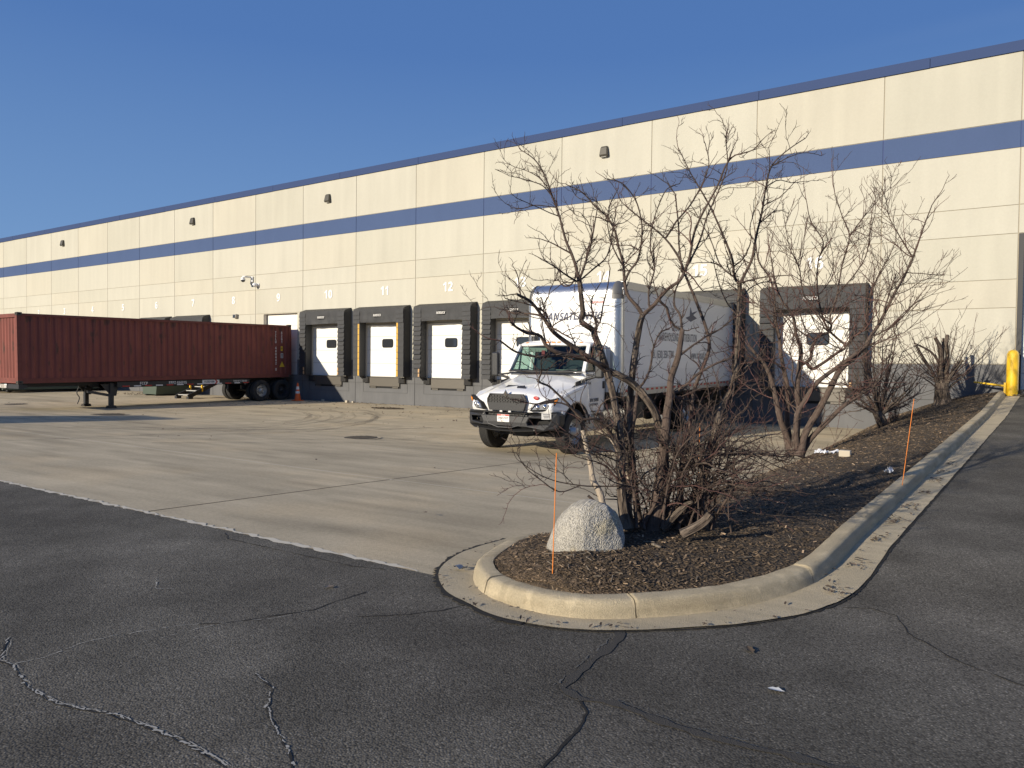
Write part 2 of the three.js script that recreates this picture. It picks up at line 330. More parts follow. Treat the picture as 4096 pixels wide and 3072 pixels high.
// ------------------------------------------------------------------ levels of the ground
const WALL = 24.56, PANEL = 3.66, JOINT0 = -61.90;          // wall plane, panel width, joint left of dock 1
const court = z => z < 4.31 ? 0 : z < 14 ? -0.30 * (z - 4.31) / 9.69 : lerp(-0.30, -0.215, clamp((z - 14) / 10.5));
const drive = z => { const a = 0.04 * (z - 4.6); return (z < 4.6 ? 0 : a * sstep(4.6, 7.2, z)) + 0.13 * sstep(18.5, 24.2, z); };

// ------------------------------------------------------------------ setting: ground, lot, court
{
  const g = struct('ground');
  const pl = new THREE.PlaneGeometry(2400, 2400).rotateX(-PI / 2).translate(0, -0.9, 0);
  mesh('earth', pl, M.dirt, g);
}
const tone = (x, z) => {                                    // worn and stained patches of the lot
  const a = fbm(x * 0.55, z * 0.55, 4), b = fbm(x * 0.16 + 9, z * 0.4, 3, 4), c = fbm(x * 1.7, z * 1.7, 3, 8);
  const v = 1 + 0.55 * a + 0.35 * b + 0.2 * c; return [v, v * (1 + 0.02 * b), v];
};
{
  const s = struct('asphalt_lot');
  const near = gridGeo(190, 60, (u, v) => [lerp(-16, 8, u), 0, -lerp(0.2, 4.31, v)]);
  const far = gridGeo(60, 40, (u, v) => [lerp(-90, -16, u), 0, -lerp(-50, 4.31, v)]);
  const back = gridGeo(70, 40, (u, v) => [lerp(-16, 60, u), 0, -lerp(-50, 0.2, v)]);
  const right = gridGeo(40, 6, (u, v) => [lerp(8, 60, u), 0, -lerp(0.2, 4.31, v)]);
  const drv = gridGeo(60, 120, (u, v) => { const z = lerp(4.31, 24.5, v), x0 = -1.9 + (z - 4.31) * 0.075; return [lerp(x0, u > 0.8 ? 60 : 8, u > 0.8 ? (u - 0.8) / 0.2 * 1 * (52 + 0) / 60 * 60 / 52 : u / 0.8), drive(z), -z]; });
  const p = drv.attributes.position;
  for (let j = 0; j <= 120; j++) for (let i = 0; i <= 60; i++) { const z = lerp(4.31, 24.5, j / 120), x0 = -1.9 + (z - 4.31) * 0.075, x = i <= 48 ? lerp(x0, 8, i / 48) : lerp(8, 60, (i - 48) / 12); p.setX(j * 61 + i, x); drv.attributes.uv.setXY(j * 61 + i, x, -z); }
  drv.computeVertexNormals();
  const all = [near, far, back, right, drv].map(g => colorize(prep(g), (x, y, z) => tone(x, z)));
  mesh('paving', all, M.asphalt, s);
}
// ribbon laid on a surface along a plan polyline [[x, z], ...]
function ribbon(path, width, hf, lift = 0.004, seed = 1, jag = 0.3, step = 0.03) {
  const r = rngOf(seed), pts = [];
  for (let i = 0; i + 1 < path.length; i++) {
    const [ax, az] = path[i], [cx, cz] = path[i + 1], n = Math.max(1, Math.round(Math.hypot(cx - ax, cz - az) / step));
    for (let k = 0; k < n; k++) pts.push([lerp(ax, cx, k / n), lerp(az, cz, k / n)]);
  }
  pts.push(path[path.length - 1]);
  const pos = [], uv = [], idx = [];
  for (let i = 0; i < pts.length; i++) {
    const a = pts[Math.max(0, i - 1)], b = pts[Math.min(pts.length - 1, i + 1)], dx = b[0] - a[0], dz = b[1] - a[1], l = Math.hypot(dx, dz) || 1;
    const w = width * (0.35 + (jag ? r() * 1.3 : 0.65)) / 2, ox = (r() - 0.5) * jag * width * 3, oz = (r() - 0.5) * jag * width * 3;
    for (const s of [-1, 1]) { const x = pts[i][0] + ox - dz / l * w * s, z = pts[i][1] + oz + dx / l * w * s; pos.push(x, hf(x, z) + lift, -z); uv.push(x, z); }
    if (i) { const k = i * 2; idx.push(k - 2, k, k - 1, k - 1, k, k + 1); }
  }
  const g = new THREE.BufferGeometry(); g.setAttribute('position', new THREE.Float32BufferAttribute(pos, 3)); g.setAttribute('uv', new THREE.Float32BufferAttribute(uv, 2)); g.setIndex(idx); g.computeVertexNormals();
  { const a = g.attributes.normal; if (a.getY(0) + a.getY(a.count >> 1) < 0) { const q = g.index.array; for (let i = 0; i < q.length; i += 3) { const t = q[i]; q[i] = q[i + 1]; q[i + 1] = t; } } }
  const nn = g.attributes.normal; for (let i = 0; i < nn.count; i++) nn.setXYZ(i, 0, 1, 0);
  return g;
}
const SLX = [-75, -65.2, -55.6, -46, -36.4, -26.8, -17.2, -7.6, -3.5], SLZ = [4.31, 8.12, 11.93, 15.74, 19.5, 24.55];
{
  const s = struct('concrete_court');
  for (let a = 0; a + 1 < SLX.length; a++) for (let b = 0; b + 1 < SLZ.length; b++) {
    const x0 = SLX[a] + (a ? 0.014 : 0), x1 = SLX[a + 1] - 0.014, z0 = SLZ[b] + (b ? 0.013 : 0), z1 = SLZ[b + 1] - 0.013;
    const near = x1 > -30, nu = near ? Math.ceil((x1 - x0) / 0.3) : 12, nv = near ? Math.ceil((z1 - z0) / 0.25) : 8, o = R0() * 40, tint = 0.96 + 0.09 * R0();
    const g = gridGeo(nu, nv, (u, v) => { const z = lerp(z0, z1, v); return [lerp(x0, x1, u), court(z), -z]; }, (p) => [p[0] + o, p[2] + o * 0.7]);
    colorize(g, (x, y, z) => {                                // oil, tyre dust and damp stains
      const a2 = fbm(x * 0.22 + 3, z * 0.9, 4), b2 = fbm(x * 0.5, z * 0.5, 4, 3), c2 = Math.abs(fbm(x * 0.12 - z * 0.25, z * 0.75 + x * 0.1, 3, 6));
      const st = sstep(0.02, 0.30, a2), v = tint * (1 + 0.20 * b2 - 0.20 * st - 0.10 * sstep(0.0, 0.09, 0.09 - c2)), w = sstep(0.05, 0.3, b2);
      return [v * (1.0 + 0.03 * w), v, v * (1.0 - 0.04 * w)];
    });
    mesh('slab', prep(g), M.concrete, s);
  }
  const J = [];                                              // sealant lying low in the joints between slabs
  for (let b = 1; b + 1 < SLZ.length; b++) J.push(ribbon([[-75, SLZ[b]], [-3.5, SLZ[b]]], 0.04, (x, z) => court(SLZ[b]), -0.002, 5 + b, 0, 0.5));
  mesh('joint_filler', J, M.jointPale, s);
  const K = [];
  for (let a = 1; a + 1 < SLX.length; a++) K.push(ribbon([[SLX[a], 4.31], [SLX[a], 24.5]], 0.05, (x, z) => court(z), -0.008, 15 + a, 0, 0.4));
  mesh('joint_filler', K, M.jointDark, s);
  mesh('edge_strip', ribbon([[-75, 4.325], [-3.75, 4.325]], 0.05, () => 0, 0.003, 3, 0.35, 0.06), M.jointPale, s);
  // tyre marks
  const T = [], arc = (cx, cz, r, a0, a1, n = 40) => Array.from({ length: n }, (_, i) => { const t = lerp(a0, a1, i / (n - 1)); return [cx + r * Math.cos(t), cz + r * Math.sin(t)]; });
  const rr = rngOf(91);
  for (let k = 0; k < 10; k++) T.push(ribbon(arc(-24.5 + rr() * 1.6, 13.4 + rr() * 1.2, 4.3 + rr() * 3.2, -0.7 + rr() * 0.3, 1.0 + rr() * 0.4), 0.05 + 0.16 * rr(), (x, z) => court(z), 0.003 + k * 0.0006, 40 + k, 0.05, 0.2));
  for (let k = 0; k < 8; k++) { const x0 = -7.8 - rr() * 13, z0 = 14.5 + rr() * 3; T.push(ribbon([[x0, z0], [x0 - 1.2 - rr() * 2, z0 - 3.5], [x0 - 5 - rr() * 3, z0 - 6.5 - rr() * 2]], 0.08 + 0.2 * rr(), (x, z) => court(z), 0.009 + k * 0.0006, 60 + k, 0.05, 0.2)); }
  mesh('tyre_mark', T, M.tyreMark, s);
}
{
  const s = scene.getObjectByName('asphalt_lot'), flat = (x, z) => (x > -1.3 && z > 4.31 ? drive(z) : 0);
  const c1 = [[-4.75, 1.9], [-4.43, 1.73], [-4.3, 1.74], [-3.94, 1.66], [-3.65, 1.66], [-3.38, 1.74], [-3.19, 1.77], [-2.89, 1.79], [-2.7, 1.79], [-2.54, 1.78], [-2.3, 1.7]];
  const c2 = [[-4.31, 1.75], [-4.27, 1.88], [-4.32, 2.1], [-4.29, 2.25], [-4.18, 2.49], [-4.07, 2.66]], c2c = [[-4.07, 2.66], [-3.96, 2.74], [-3.84, 2.98], [-3.7, 3.24], [-3.72, 3.45], [-3.7, 3.71]];
  const c2b = [[-4.03, 2.39], [-4.01, 2.56], [-3.97, 2.71], [-3.88, 2.85], [-3.77, 3.01], [-3.7, 3.24]];
  const c3 = [[-3.18, 2.4], [-2.98, 2.35], [-2.82, 2.19], [-2.65, 2.1], [-2.45, 2.01], [-2.32, 1.93], [-2.2, 1.8]];
  const c4 = [[-6.04, 4.22], [-5.83, 4.1], [-5.39, 4.11], [-5.06, 4.11], [-4.68, 4.12], [-4.27, 4.12], [-4.0, 4.2]];
  const c5 = [[-3.38, 3.31], [-3.16, 3.52], [-3.02, 3.72], [-2.97, 3.9]];
  const seam = [[-1.91, 4.07], [-1.86, 3.91], [-1.84, 3.63], [-1.82, 3.32], [-1.8, 3.16], [-1.68, 3.11], [-1.52, 3.16], [-1.31, 3.13], [-1.09, 3.11], [-0.88, 3.13], [-0.68, 3.15], [-0.3, 3.18]];
  const cR = [[-0.89, 5.31], [-0.72, 5.4], [-0.57, 5.33], [-0.46, 5.01], [-0.35, 4.91], [-0.22, 4.74], [-0.08, 4.64], [0.09, 4.55], [0.4, 4.4]];
  const cB = [[-1.46, 2.3], [-1.51, 2.49], [-1.52, 2.63], [-1.53, 2.83], [-1.58, 3.0], [-1.68, 3.11]];
  const speckle = (path, w, seed) => {                        // broken line of pale grit: short jagged flecks
    const r = rngOf(seed * 31), out = [];
    for (let i = 0; i + 1 < path.length; i++) { const [ax, az] = path[i], [cx, cz] = path[i + 1], l = Math.hypot(cx - ax, cz - az); let s = 0; while (s < l) { const d = 0.02 + 0.09 * r() * r(), e = Math.min(l, s + d), ja = (r() - 0.5) * w * 1.6, jb = (r() - 0.5) * w * 1.6, nx = -(cz - az) / l, nzz = (cx - ax) / l; if (r() < 0.8) out.push(ribbon([[lerp(ax, cx, s / l) + nx * ja, lerp(az, cz, s / l) + nzz * ja], [lerp(ax, cx, e / l) + nx * jb, lerp(az, cz, e / l) + nzz * jb]], w * (0.3 + 0.9 * r() * r()), flat, 0.0028 + 0.0006 * r(), Math.floor(r() * 1e6), 0.25, 0.012)); s = e + 0.004 * r(); } }
    return out;
  };
  mesh('pale_crack', [...speckle(c1, 0.015, 1), ...speckle(c1.map(p => [p[0] + 0.02, p[1] + 0.01]), 0.006, 11), ...speckle(c2, 0.010, 2), ...speckle(c2b, 0.007, 3), ...speckle(c3, 0.012, 4), ...speckle([[-5.2, 3.05], [-4.95, 2.9], [-4.8, 3.0]], 0.008, 5)], M.crackDust, s).userData.kind = 'stuff';
  mesh('dark_crack', [ribbon(c2c, 0.009, flat, 0.003, 5, 0.4, 0.05), ribbon(c4, 0.011, flat, 0.003, 6, 0.4, 0.05), ribbon(c5, 0.010, flat, 0.003, 7, 0.4, 0.05), ribbon(cR, 0.008, flat, 0.003, 8, 0.5, 0.05), ribbon(cB, 0.012, flat, 0.003, 9, 0.4, 0.05), ribbon(c1.map(p => [p[0] + 0.01, p[1] - 0.01]), 0.008, flat, 0.0025, 19, 0.5, 0.05), ribbon(c3.map(p => [p[0] + 0.008, p[1] - 0.008]), 0.007, flat, 0.0025, 20, 0.5, 0.05)], M.crackDark, s);
  mesh('tar_seam', [ribbon(seam.slice(0, 6), 0.045, flat, 0.004, 12, 0.1, 0.06), ribbon(seam.slice(5), 0.05, flat, 0.0046, 13, 0.1, 0.06)], M.tar, s);
  mesh('pale_crack', [...speckle(seam.slice(1, 5).map(p => [p[0] - 0.05, p[1]]), 0.014, 14), ...speckle(seam.slice(5).map(p => [p[0], p[1] + 0.045]), 0.008, 15)], std({ color: rgb(0.13, 0.125, 0.11), roughness: 1 }), s).userData.kind = 'stuff';
}

// ------------------------------------------------------------------ island: gutter, kerb, mulch
const OT = [[-3.80, 6.5, -3.68, 6.5], [-3.90, 5.6, -3.67, 5.6], [-3.85, 4.95, -3.54, 4.98], [-3.66, 4.47, -3.37, 4.52], [-3.49, 4.25, -3.22, 4.32], [-3.24, 4.03, -3.03, 4.16], [-2.99, 3.92, -2.82, 4.07], [-2.74, 3.83, -2.58, 4.03], [-2.54, 3.81, -2.38, 4.04], [-2.2, 3.88, -2.13, 4.13], [-1.91, 4.05, -1.88, 4.34], [-1.59, 4.33, -1.62, 4.64], [-1.31, 4.64, -1.43, 4.95], [-1.06, 5.05, -1.25, 5.37], [-0.89, 5.55, -1.13, 5.85]];
for (let z = 7; z <= 24.2; z += 1.9) OT.push([-0.89 + (z - 5.5) * 0.062, z, -1.115 + (z - 5.8) * 0.0575, z + 0.05]);
OT.push([-0.89 + 18.9 * 0.062, 24.4, -1.115 + 18.6 * 0.0575, 24.4]);
const oCurve = new THREE.CatmullRomCurve3(OT.map(p => new THREE.Vector3(p[0], 0, p[1])), false, 'centripetal');
const tCurve = new THREE.CatmullRomCurve3(OT.map(p => new THREE.Vector3(p[2], 0, p[3])), false, 'centripetal');
const NK = 300, NP = OT.length - 1;
const baseLevel = (x, z) => x > -1.9 ? drive(z) : 0;
const kerbRun = Array.from({ length: NK + 1 }, (_, i) => {
  const t = i / NK, o = oCurve.getPoint(t), p = tCurve.getPoint(t), q = tCurve.getPoint(Math.min(1, t + 0.002)), q0 = tCurve.getPoint(Math.max(0, t - 0.002));
  const dx = q.x - q0.x, dz = q.z - q0.z, l = Math.hypot(dx, dz);
  const left = sstep(6.6, 5.2, p.z) * (p.x < -3.2 ? 1 : 0) + (p.x < -3.2 ? 0 : 1);       // the kerb sinks to grade along the court
  const y0 = p.x < -3.3 ? lerp(court(p.z), 0, sstep(4.8, 4.2, p.z)) : baseLevel(p.x, p.z);
  return { o, p, nx: -dz / l, nz: dx / l, y0, yo: o.x < -3.3 ? Math.max(court(o.z), court(o.z)) : baseLevel(o.x, o.z), h: lerp(0.02, 0.122, left), s: t };
});
{                                                           // n points to the mulch side
  const c = kerbRun[150]; if ((-2.4 - c.p.x) * c.nx + (12 - c.p.z) * c.nz < 0) for (const k of kerbRun) { k.nx *= -1; k.nz *= -1; }
  let L = 0; kerbRun.forEach((k, i) => { if (i) L += k.p.distanceTo(kerbRun[i - 1].p); k.len = L; });
  const g = struct('island_kerb');
  const prof = [[-0.005, -0.12], [0.0, 0.0], [0.012, 0.45], [0.026, 0.80], [0.045, 0.95], [0.072, 1.0], [0.152, 1.0], [0.155, 0.97], [0.157, -0.5]];
  const cuts = [0, 62, 118, 165, 190, 214, 240, 268, NK];
  for (let c = 0; c + 1 < cuts.length; c++) {
    const a = cuts[c], b = cuts[c + 1], pos = [], uv = [], idx = [], m = prof.length;
    for (let i = a; i <= b; i++) {
      const k = kerbRun[i], gap = (i === a && c) ? 0.004 : (i === b && c + 2 < cuts.length) ? -0.004 : 0, sh = i === a || i === b ? 0.985 : 1;
      const tx = k.nz, tz = -k.nx; let vl = 0;
      for (let j = 0; j < m; j++) {
        const w = 0.012 * fbm(k.len * 4, j * 0.7, 3), ch = (j === 3 || j === 4 || j === 5) ? -0.03 * Math.max(0, nz(k.len * 2.3, 4.2) - 0.25) : 0;
        const d = prof[j][0] + w, y = prof[j][1] * k.h * sh + (prof[j][1] > 0.4 ? 0.5 * w + ch : 0);
        pos.push(k.p.x + k.nx * d + tx * gap, k.y0 + y, -(k.p.z + k.nz * d + tz * gap));
        if (j) vl += Math.hypot(prof[j][0] - prof[j - 1][0], (prof[j][1] - prof[j - 1][1]) * 0.15); uv.push(k.len, vl);
      }
      if (i > a) for (let j = 0; j + 1 < m; j++) { const q = (i - a) * m + j; idx.push(q - m, q, q - m + 1, q - m + 1, q, q + 1); }
    }
    const cap = [0, b - a].map(i => { for (let j = 1; j + 1 < m; j++) idx.push(i * m, i * m + j, i * m + j + 1); });
    const G = new THREE.BufferGeometry(); G.setAttribute('position', new THREE.Float32BufferAttribute(pos, 3)); G.setAttribute('uv', new THREE.Float32BufferAttribute(uv, 2)); G.setIndex(idx); G.computeVertexNormals();
    colorize(G, (x, y, z) => { const st = sstep(0.05, 0.28, fbm(x * 2.2 + z * 1.7, y * 9 + 3, 4)), ch = sstep(0.10, 0.2, fbm(x * 9 + 5, z * 9 + y * 14, 3)), v = 1 + 0.16 * fbm(x * 5, z * 5 + y * 8, 3) - 0.22 * st + 0.22 * ch; return [v, v * (1 - 0.02 * st), v * (1 - 0.05 * st)]; });
    mesh('kerb_segment', G, M.kerb, g);
  }
  const s2 = struct('gutter_apron');
  const pos = [], uv = [], idx = [];
  for (let i = 0; i <= NK; i++) {
    const k = kerbRun[i], rg = 0.018 * fbm(k.len * 4, 1.5, 3);
    for (let j = 0; j <= 4; j++) { const t = j / 4, x = lerp(k.o.x, k.p.x + k.nx * 0.01, t) - (j ? 0 : k.nx * rg), z = lerp(k.o.z, k.p.z + k.nz * 0.01, t) - (j ? 0 : k.nz * rg); pos.push(x, lerp(k.yo, k.y0, t) + 0.012 - 0.004 * t, -z); uv.push(x, z); }
    if (i) for (let j = 0; j < 4; j++) { const q = i * 5 + j; idx.push(q - 5, q, q - 4, q - 4, q, q + 1); }
  }
  const G = new THREE.BufferGeometry(); G.setAttribute('position', new THREE.Float32BufferAttribute(pos, 3)); G.setAttribute('uv', new THREE.Float32BufferAttribute(uv, 2)); G.setIndex(idx); G.computeVertexNormals();
  mesh('gutter', G, M.gutter, s2);
  const edge = kerbRun.filter(k => k.s < 0.75).map(k => [k.o.x - k.nx * 0.012, k.o.z - k.nz * 0.012]);
  mesh('edge_crack', [ribbon(edge.slice(10, 100), 0.05, (x, z) => x < -3.3 && z > 4.31 ? court(z) : 0, 0.008, 71, 0.12, 0.03), ribbon(edge.slice(99), 0.016, (x, z) => x > -1.9 ? drive(z) : 0, 0.006, 72, 0.2, 0.03)], M.crackDark, s2);
}
// mulch bed, from the court edge up to the kerb of the drive
const inner = kerbRun.map(k => [k.p.x + k.nx * 0.146, k.p.z + k.nz * 0.146]);
const edgeAt = (z, side) => { let best = null; for (let i = 0; i + 1 < inner.length; i++) { const [ax, az] = inner[i], [bx_, bz] = inner[i + 1]; if ((az - z) * (bz - z) <= 0 && az !== bz) { const x = lerp(ax, bx_, (z - az) / (bz - az)); if (best === null || (side < 0 ? x < best : x > best)) best = x; } } return best; };
const zNose = Math.min(...inner.map(p => p[1])) + 0.003;
const xNose = inner.find(p => p[1] <= zNose + 0.001)[0];
const mulchL = z => z > 6.4 ? -3.5 : (edgeAt(z, -1) ?? xNose), mulchR = z => z > 24.3 ? -0.2 : (edgeAt(z, 1) ?? xNose);
const mulchY = (x, z) => {
  const l = mulchL(z), r = mulchR(z), u = clamp((x - l) / Math.max(0.05, r - l)), yl = z > 6.6 ? court(z) + 0.01 : lerp(0.108, court(z) + 0.01, sstep(5.2, 6.6, z)), yr = drive(z) + 0.108;
  const w = Math.min(1, (r - l) / 1.5), edge = sstep(0, 0.12, u) * sstep(1, 0.88, u);
  return lerp(yl, yr, Math.pow(u, 0.85)) + w * (0.13 * Math.sin(PI * u) * edge + edge * (0.045 * fbm(x * 1.6, z * 1.6, 3) + 0.02 * fbm(x * 6, z * 6, 2)));
};
{
  const s = struct('mulch_bed'), nv = 300;
  const g = gridGeo(46, nv, (u, v) => { const z = zNose + (24.54 - zNose) * Math.pow(v, 1.6), l = mulchL(z), r = mulchR(z), x = lerp(l, r, u); return [x, mulchY(x, z) - (u === 0 || u === 1 ? 0.02 : 0), -z]; }, p => [p[0], p[2]]);
  mesh('mulch', g, M.mulch, s);
  const r = rngOf(404), N = 30000, chip = new THREE.BoxGeometry(1, 0.22, 0.3), im = new THREE.InstancedMesh(chip, M.chip, N);
  const q = new THREE.Quaternion(), e = new THREE.Euler(), m4 = new THREE.Matrix4(), col = new THREE.Color();
  for (let i = 0; i < N; i++) {
    const z = zNose + 0.04 + 20 * Math.pow(r(), 2.4), l = mulchL(z) + 0.03, rr = mulchR(z) - 0.02, x = lerp(l, rr, r()), far = 1 + sstep(8, 16, z) * 0.8;
    const sz = (0.012 + 0.034 * r() * r()) * far; e.set((r() - 0.5) * 0.7, r() * PI * 2, (r() - 0.5) * 0.7); q.setFromEuler(e);
    m4.compose(new THREE.Vector3(x, mulchY(x, z) + 0.003 + r() * 0.007, -z), q, new THREE.Vector3(sz, sz * 0.35, sz * (0.5 + r())));
    im.setMatrixAt(i, m4);
    const k = r(), v = k < 0.74 ? 0.028 + 0.085 * r() : k < 0.965 ? 0.10 + 0.11 * r() : 0.25 + 0.18 * r(); col.setRGB(v * 1.36, v * 0.96, v * 0.60); im.setColorAt(i, col);
  }
  { const sw = rngOf(515), gs = []; for (let i = 0; i < 70; i++) { const z = zNose + 0.25 + 7 * Math.pow(sw(), 1.6), l = mulchL(z) + 0.15, rr = mulchR(z) - 0.1, x = lerp(l, rr, sw()), a = sw() * PI, L = 0.05 + 0.16 * sw() * sw(), y = mulchY(x, z) + 0.012; gs.push(rod(new THREE.Vector3(x, y, -z), new THREE.Vector3(x + Math.cos(a) * L, mulchY(x + Math.cos(a) * L, z - Math.sin(a) * L) + 0.014, -z + Math.sin(a) * L), 0.004, 0.0025, 5)); } const mm = mesh('fallen_sticks', gs, M.deadWood, s); mm.userData.kind = 'stuff'; }
  im.name = 'bark_chips'; im.userData.kind = 'stuff'; im.castShadow = im.receiveShadow = true; s.add(im);
}

// ------------------------------------------------------------------ warehouse
const ZW = -WALL;
const jointX = j => JOINT0 + j * PANEL + (j > 16 ? -0.2 : j === 16 ? 0.07 : 0);
const bayC = d => (jointX(d - 1) + jointX(d)) / 2;            // centre of the bay of dock d
const ROWS = [-0.6, 0.73, 1.775, 3.33, 4.11, 5.36, 6.14, 7.69, 8.42, 10.30];
const DOORS = { 9: [-31.96, -29.36, 1.02, 4.08], 18: [0.13, 4.33, 0.98, 5.36] };
const DOCKS = [1, 2, 3, 4, 5, 6, 7, 10, 11, 12, 13, 14, 15, 16];
const building = thing('warehouse_building', 'long cream precast concrete warehouse with a blue stripe and dock doors', 'building');
{
  const GAP = 0.014, TH = 0.24;
  for (let j = -1; j <= 19; j++) {                           // bays: two left of dock 1 up to one right of the drive-in door
    const x0 = jointX(j - 1) + GAP, x1 = jointX(j) - GAP; let hole = null;
    if (DOCKS.includes(j)) hole = [bayC(j) - 1.24, bayC(j) + 1.24, 1.0, 3.42]; else if (DOORS[j]) hole = [...DOORS[j]];
    if (j === 18) hole[0] = x0; if (j === 18) hole[1] = x1;
    for (let r = 0; r + 1 < ROWS.length; r++) {
      const y0 = ROWS[r] + (r ? GAP * 0.7 : 0), y1 = ROWS[r + 1] - GAP * 0.7, mat = r < 2 ? M.grey : r === 7 ? M.blue : [M.cream, M.cream2, M.cream3, M.cream][(j * 7 + r * 3 + 22) % 4], o = R0() * 9;
      const back = ZW - TH, f = ZW, gs = [];
      const add = (a, b, c, d) => { if (b - a > 0.02 && d - c > 0.02) gs.push(bb(a, b, c, d, back, f, a + o, c)); };
      if (hole && hole[3] > y0 && hole[2] < y1) {
        add(x0, hole[0], y0, y1); add(hole[1], x1, y0, y1); add(hole[0], hole[1], y0, Math.max(y0, hole[2])); add(hole[0], hole[1], Math.min(y1, hole[3]), y1);
      } else add(x0, x1, y0, y1);
      for (const g of gs) mesh(r === 7 ? 'stripe_panel' : r === 0 ? 'foundation_panel' : 'wall_panel', g, mat, building);
    }
    // recessed reveals between the panels
    const f = ZW - 0.018, vx = jointX(j), cr = [], gr = [], bl = [];
    const strip = (a, b, c, d) => bb(a, b, c, d, ZW - 0.22, f);
    gr.push(strip(vx - GAP, vx + GAP, -0.6, ROWS[2])); cr.push(strip(vx - GAP, vx + GAP, ROWS[2], ROWS[7]), strip(vx - GAP, vx + GAP, ROWS[8], ROWS[9])); bl.push(strip(vx - GAP, vx + GAP, ROWS[7], ROWS[8]));
    for (let r = 1; r + 1 < ROWS.length; r++) {
      const y = ROWS[r], dst = r < 2 ? gr : cr, h2 = GAP * 0.7;
      if (hole && hole[2] < y && hole[3] > y) { if (hole[0] > x0 + .02) dst.push(strip(x0, hole[0], y - h2, y + h2)); if (hole[1] < x1 - .02) dst.push(strip(hole[1], x1, y - h2, y + h2)); } else dst.push(strip(x0, x1, y - h2, y + h2));
    }
    for (const g of cr) mesh('panel_reveal', g, M.sealant, building); for (const g of gr) mesh('panel_reveal', g, M.sealGrey, building); for (const g of bl) mesh('panel_reveal', g, M.sealBlue, building);
  }
  // coping in lengths of a little over one panel
  for (let x = -70, k = 0; x < 10; x += 4.85, k++) mesh('coping', [bb(x + 0.006, x + 4.844, 10.29 - (k % 2) * 0.006, 10.56 - (k % 2) * 0.004, ZW - 0.5, ZW + 0.045), bb(x + 0.006, x + 4.844, 10.56, 10.585, ZW - 0.5, ZW + 0.03)], M.coping, building);
  mesh('roof', bb(-70, 14, 9.7, 9.9, -75, ZW - 0.26), M.frameGrey, building);
  mesh('side_wall', [bb(-70, -69.75, -0.6, 10.3, -75, ZW - 0.25), bb(13.75, 14, -0.6, 10.3, -75, ZW - 0.25), bb(-70, 14, -0.6, 10.3, -75, -74.8), bb(-70, jointX(-2), -0.6, 10.3, ZW - 0.24, ZW), bb(jointX(19), 14, -0.6, 10.3, ZW - 0.24, ZW)], M.cream, building);
  mesh('floor_slab', bb(-69.7, 13.7, 0.75, 1.0, -74, ZW - 0.02), M.frameGrey, building);
  // parapet cap flashing line
  mesh('cap_flashing', bb(-70, 14, 10.302, 10.33, ZW - 0.02, ZW + 0.012), M.sealant, building);
}
// sectional doors of the docks
const sectionG = bx(2.44, 0.594, 0.05), slimG = {};
function rrect(w, h, r, z, x, y, d) { const s = new THREE.Shape(), a = w / 2, b = h / 2; s.moveTo(-a + r, -b); s.lineTo(a - r, -b); s.quadraticCurveTo(a, -b, a, -b + r); s.lineTo(a, b - r); s.quadraticCurveTo(a, b, a - r, b); s.lineTo(-a + r, b); s.quadraticCurveTo(-a, b, -a, b - r); s.lineTo(-a, -b + r); s.quadraticCurveTo(-a, -b, -a + r, -b); return new THREE.ExtrudeGeometry(s, { depth: d, bevelEnabled: false, curveSegments: 5 }).translate(x, y, z); }
for (const d of DOCKS) {
  const c = bayC(d), dr = new THREE.Group(); dr.name = 'dock_door'; dr.position.set(c, 0, ZW - 0.12); building.add(dr);
  for (let k = 0; k < 4; k++) { const m = mesh('door_section', sectionG, M.doorWhite, dr); m.position.y = 1.02 + 0.3 + k * 0.606; }
  mesh('door_seam', bb(-1.22, 1.22, 1.0, 3.42, -0.04, -0.012), M.frameGrey, dr);
  mesh('vision_window', rrect(0.62, 0.34, 0.09, 0.026, 0.12, 2.53, 0.02), M.windowGlass, dr);
  mesh('window_gasket', [rrect(0.68, 0.40, 0.12, 0.024, 0.12, 2.53, 0.012)], M.black, dr);
  mesh('door_frame', [bb(-1.245, -1.16, 1.0, 3.42, 0.028, 0.118), bb(1.16, 1.245, 1.0, 3.42, 0.028, 0.118), bb(-1.16, 1.16, 3.36, 3.42, 0.028, 0.118)], M.frameGrey, dr);
}
{                                                           // drive-in doors without shelters
  const dr = new THREE.Group(); dr.name = 'overhead_door'; building.add(dr);
  for (let k = 0; k < 5; k++) mesh('door_section', bb(-31.95, -29.37, 1.02 + k * 0.61, 1.62 + k * 0.61, ZW - 0.27, ZW - 0.20), M.doorWhite, dr);
  mesh('door_frame', [bb(-31.955, -31.9, 1.02, 4.07, ZW - 0.2, ZW - 0.05)], M.frameGrey, dr);
  const d2 = new THREE.Group(); d2.name = 'overhead_door'; building.add(d2);
  const a = jointX(17) + 0.02, b = jointX(18) - 0.02;
  for (let k = 0; k < 8; k++) mesh('door_section', bb(a + 0.12, b - 0.1, 0.99 + k * 0.54, 1.522 + k * 0.54, ZW - 0.2, ZW - 0.14), M.doorWhite, d2);
  mesh('door_frame', [bb(a - 0.002, a + 0.115, 0.98, 5.35, ZW - 0.14, ZW + 0.012), bb(b - 0.1, b, 0.98, 5.35, ZW - 0.14, ZW + 0.012), bb(a + 0.115, b - 0.1, 5.24, 5.35, ZW - 0.14, ZW - 0.01)], M.blackSteel, d2);
  mesh('personnel_door', [bb(-35.6, -34.7, 0.95, 3.0, ZW - 0.02, ZW + 0.03)], M.frameGrey, building);
  mesh('blocked_opening', bb(-35.9, -33.0, 3.36, 4.05, ZW - 0.01, ZW + 0.008), M.cream, building);
}

const WORD = 'zero one two three four five six seven eight nine ten eleven twelve thirteen fourteen fifteen sixteen'.split(' ');
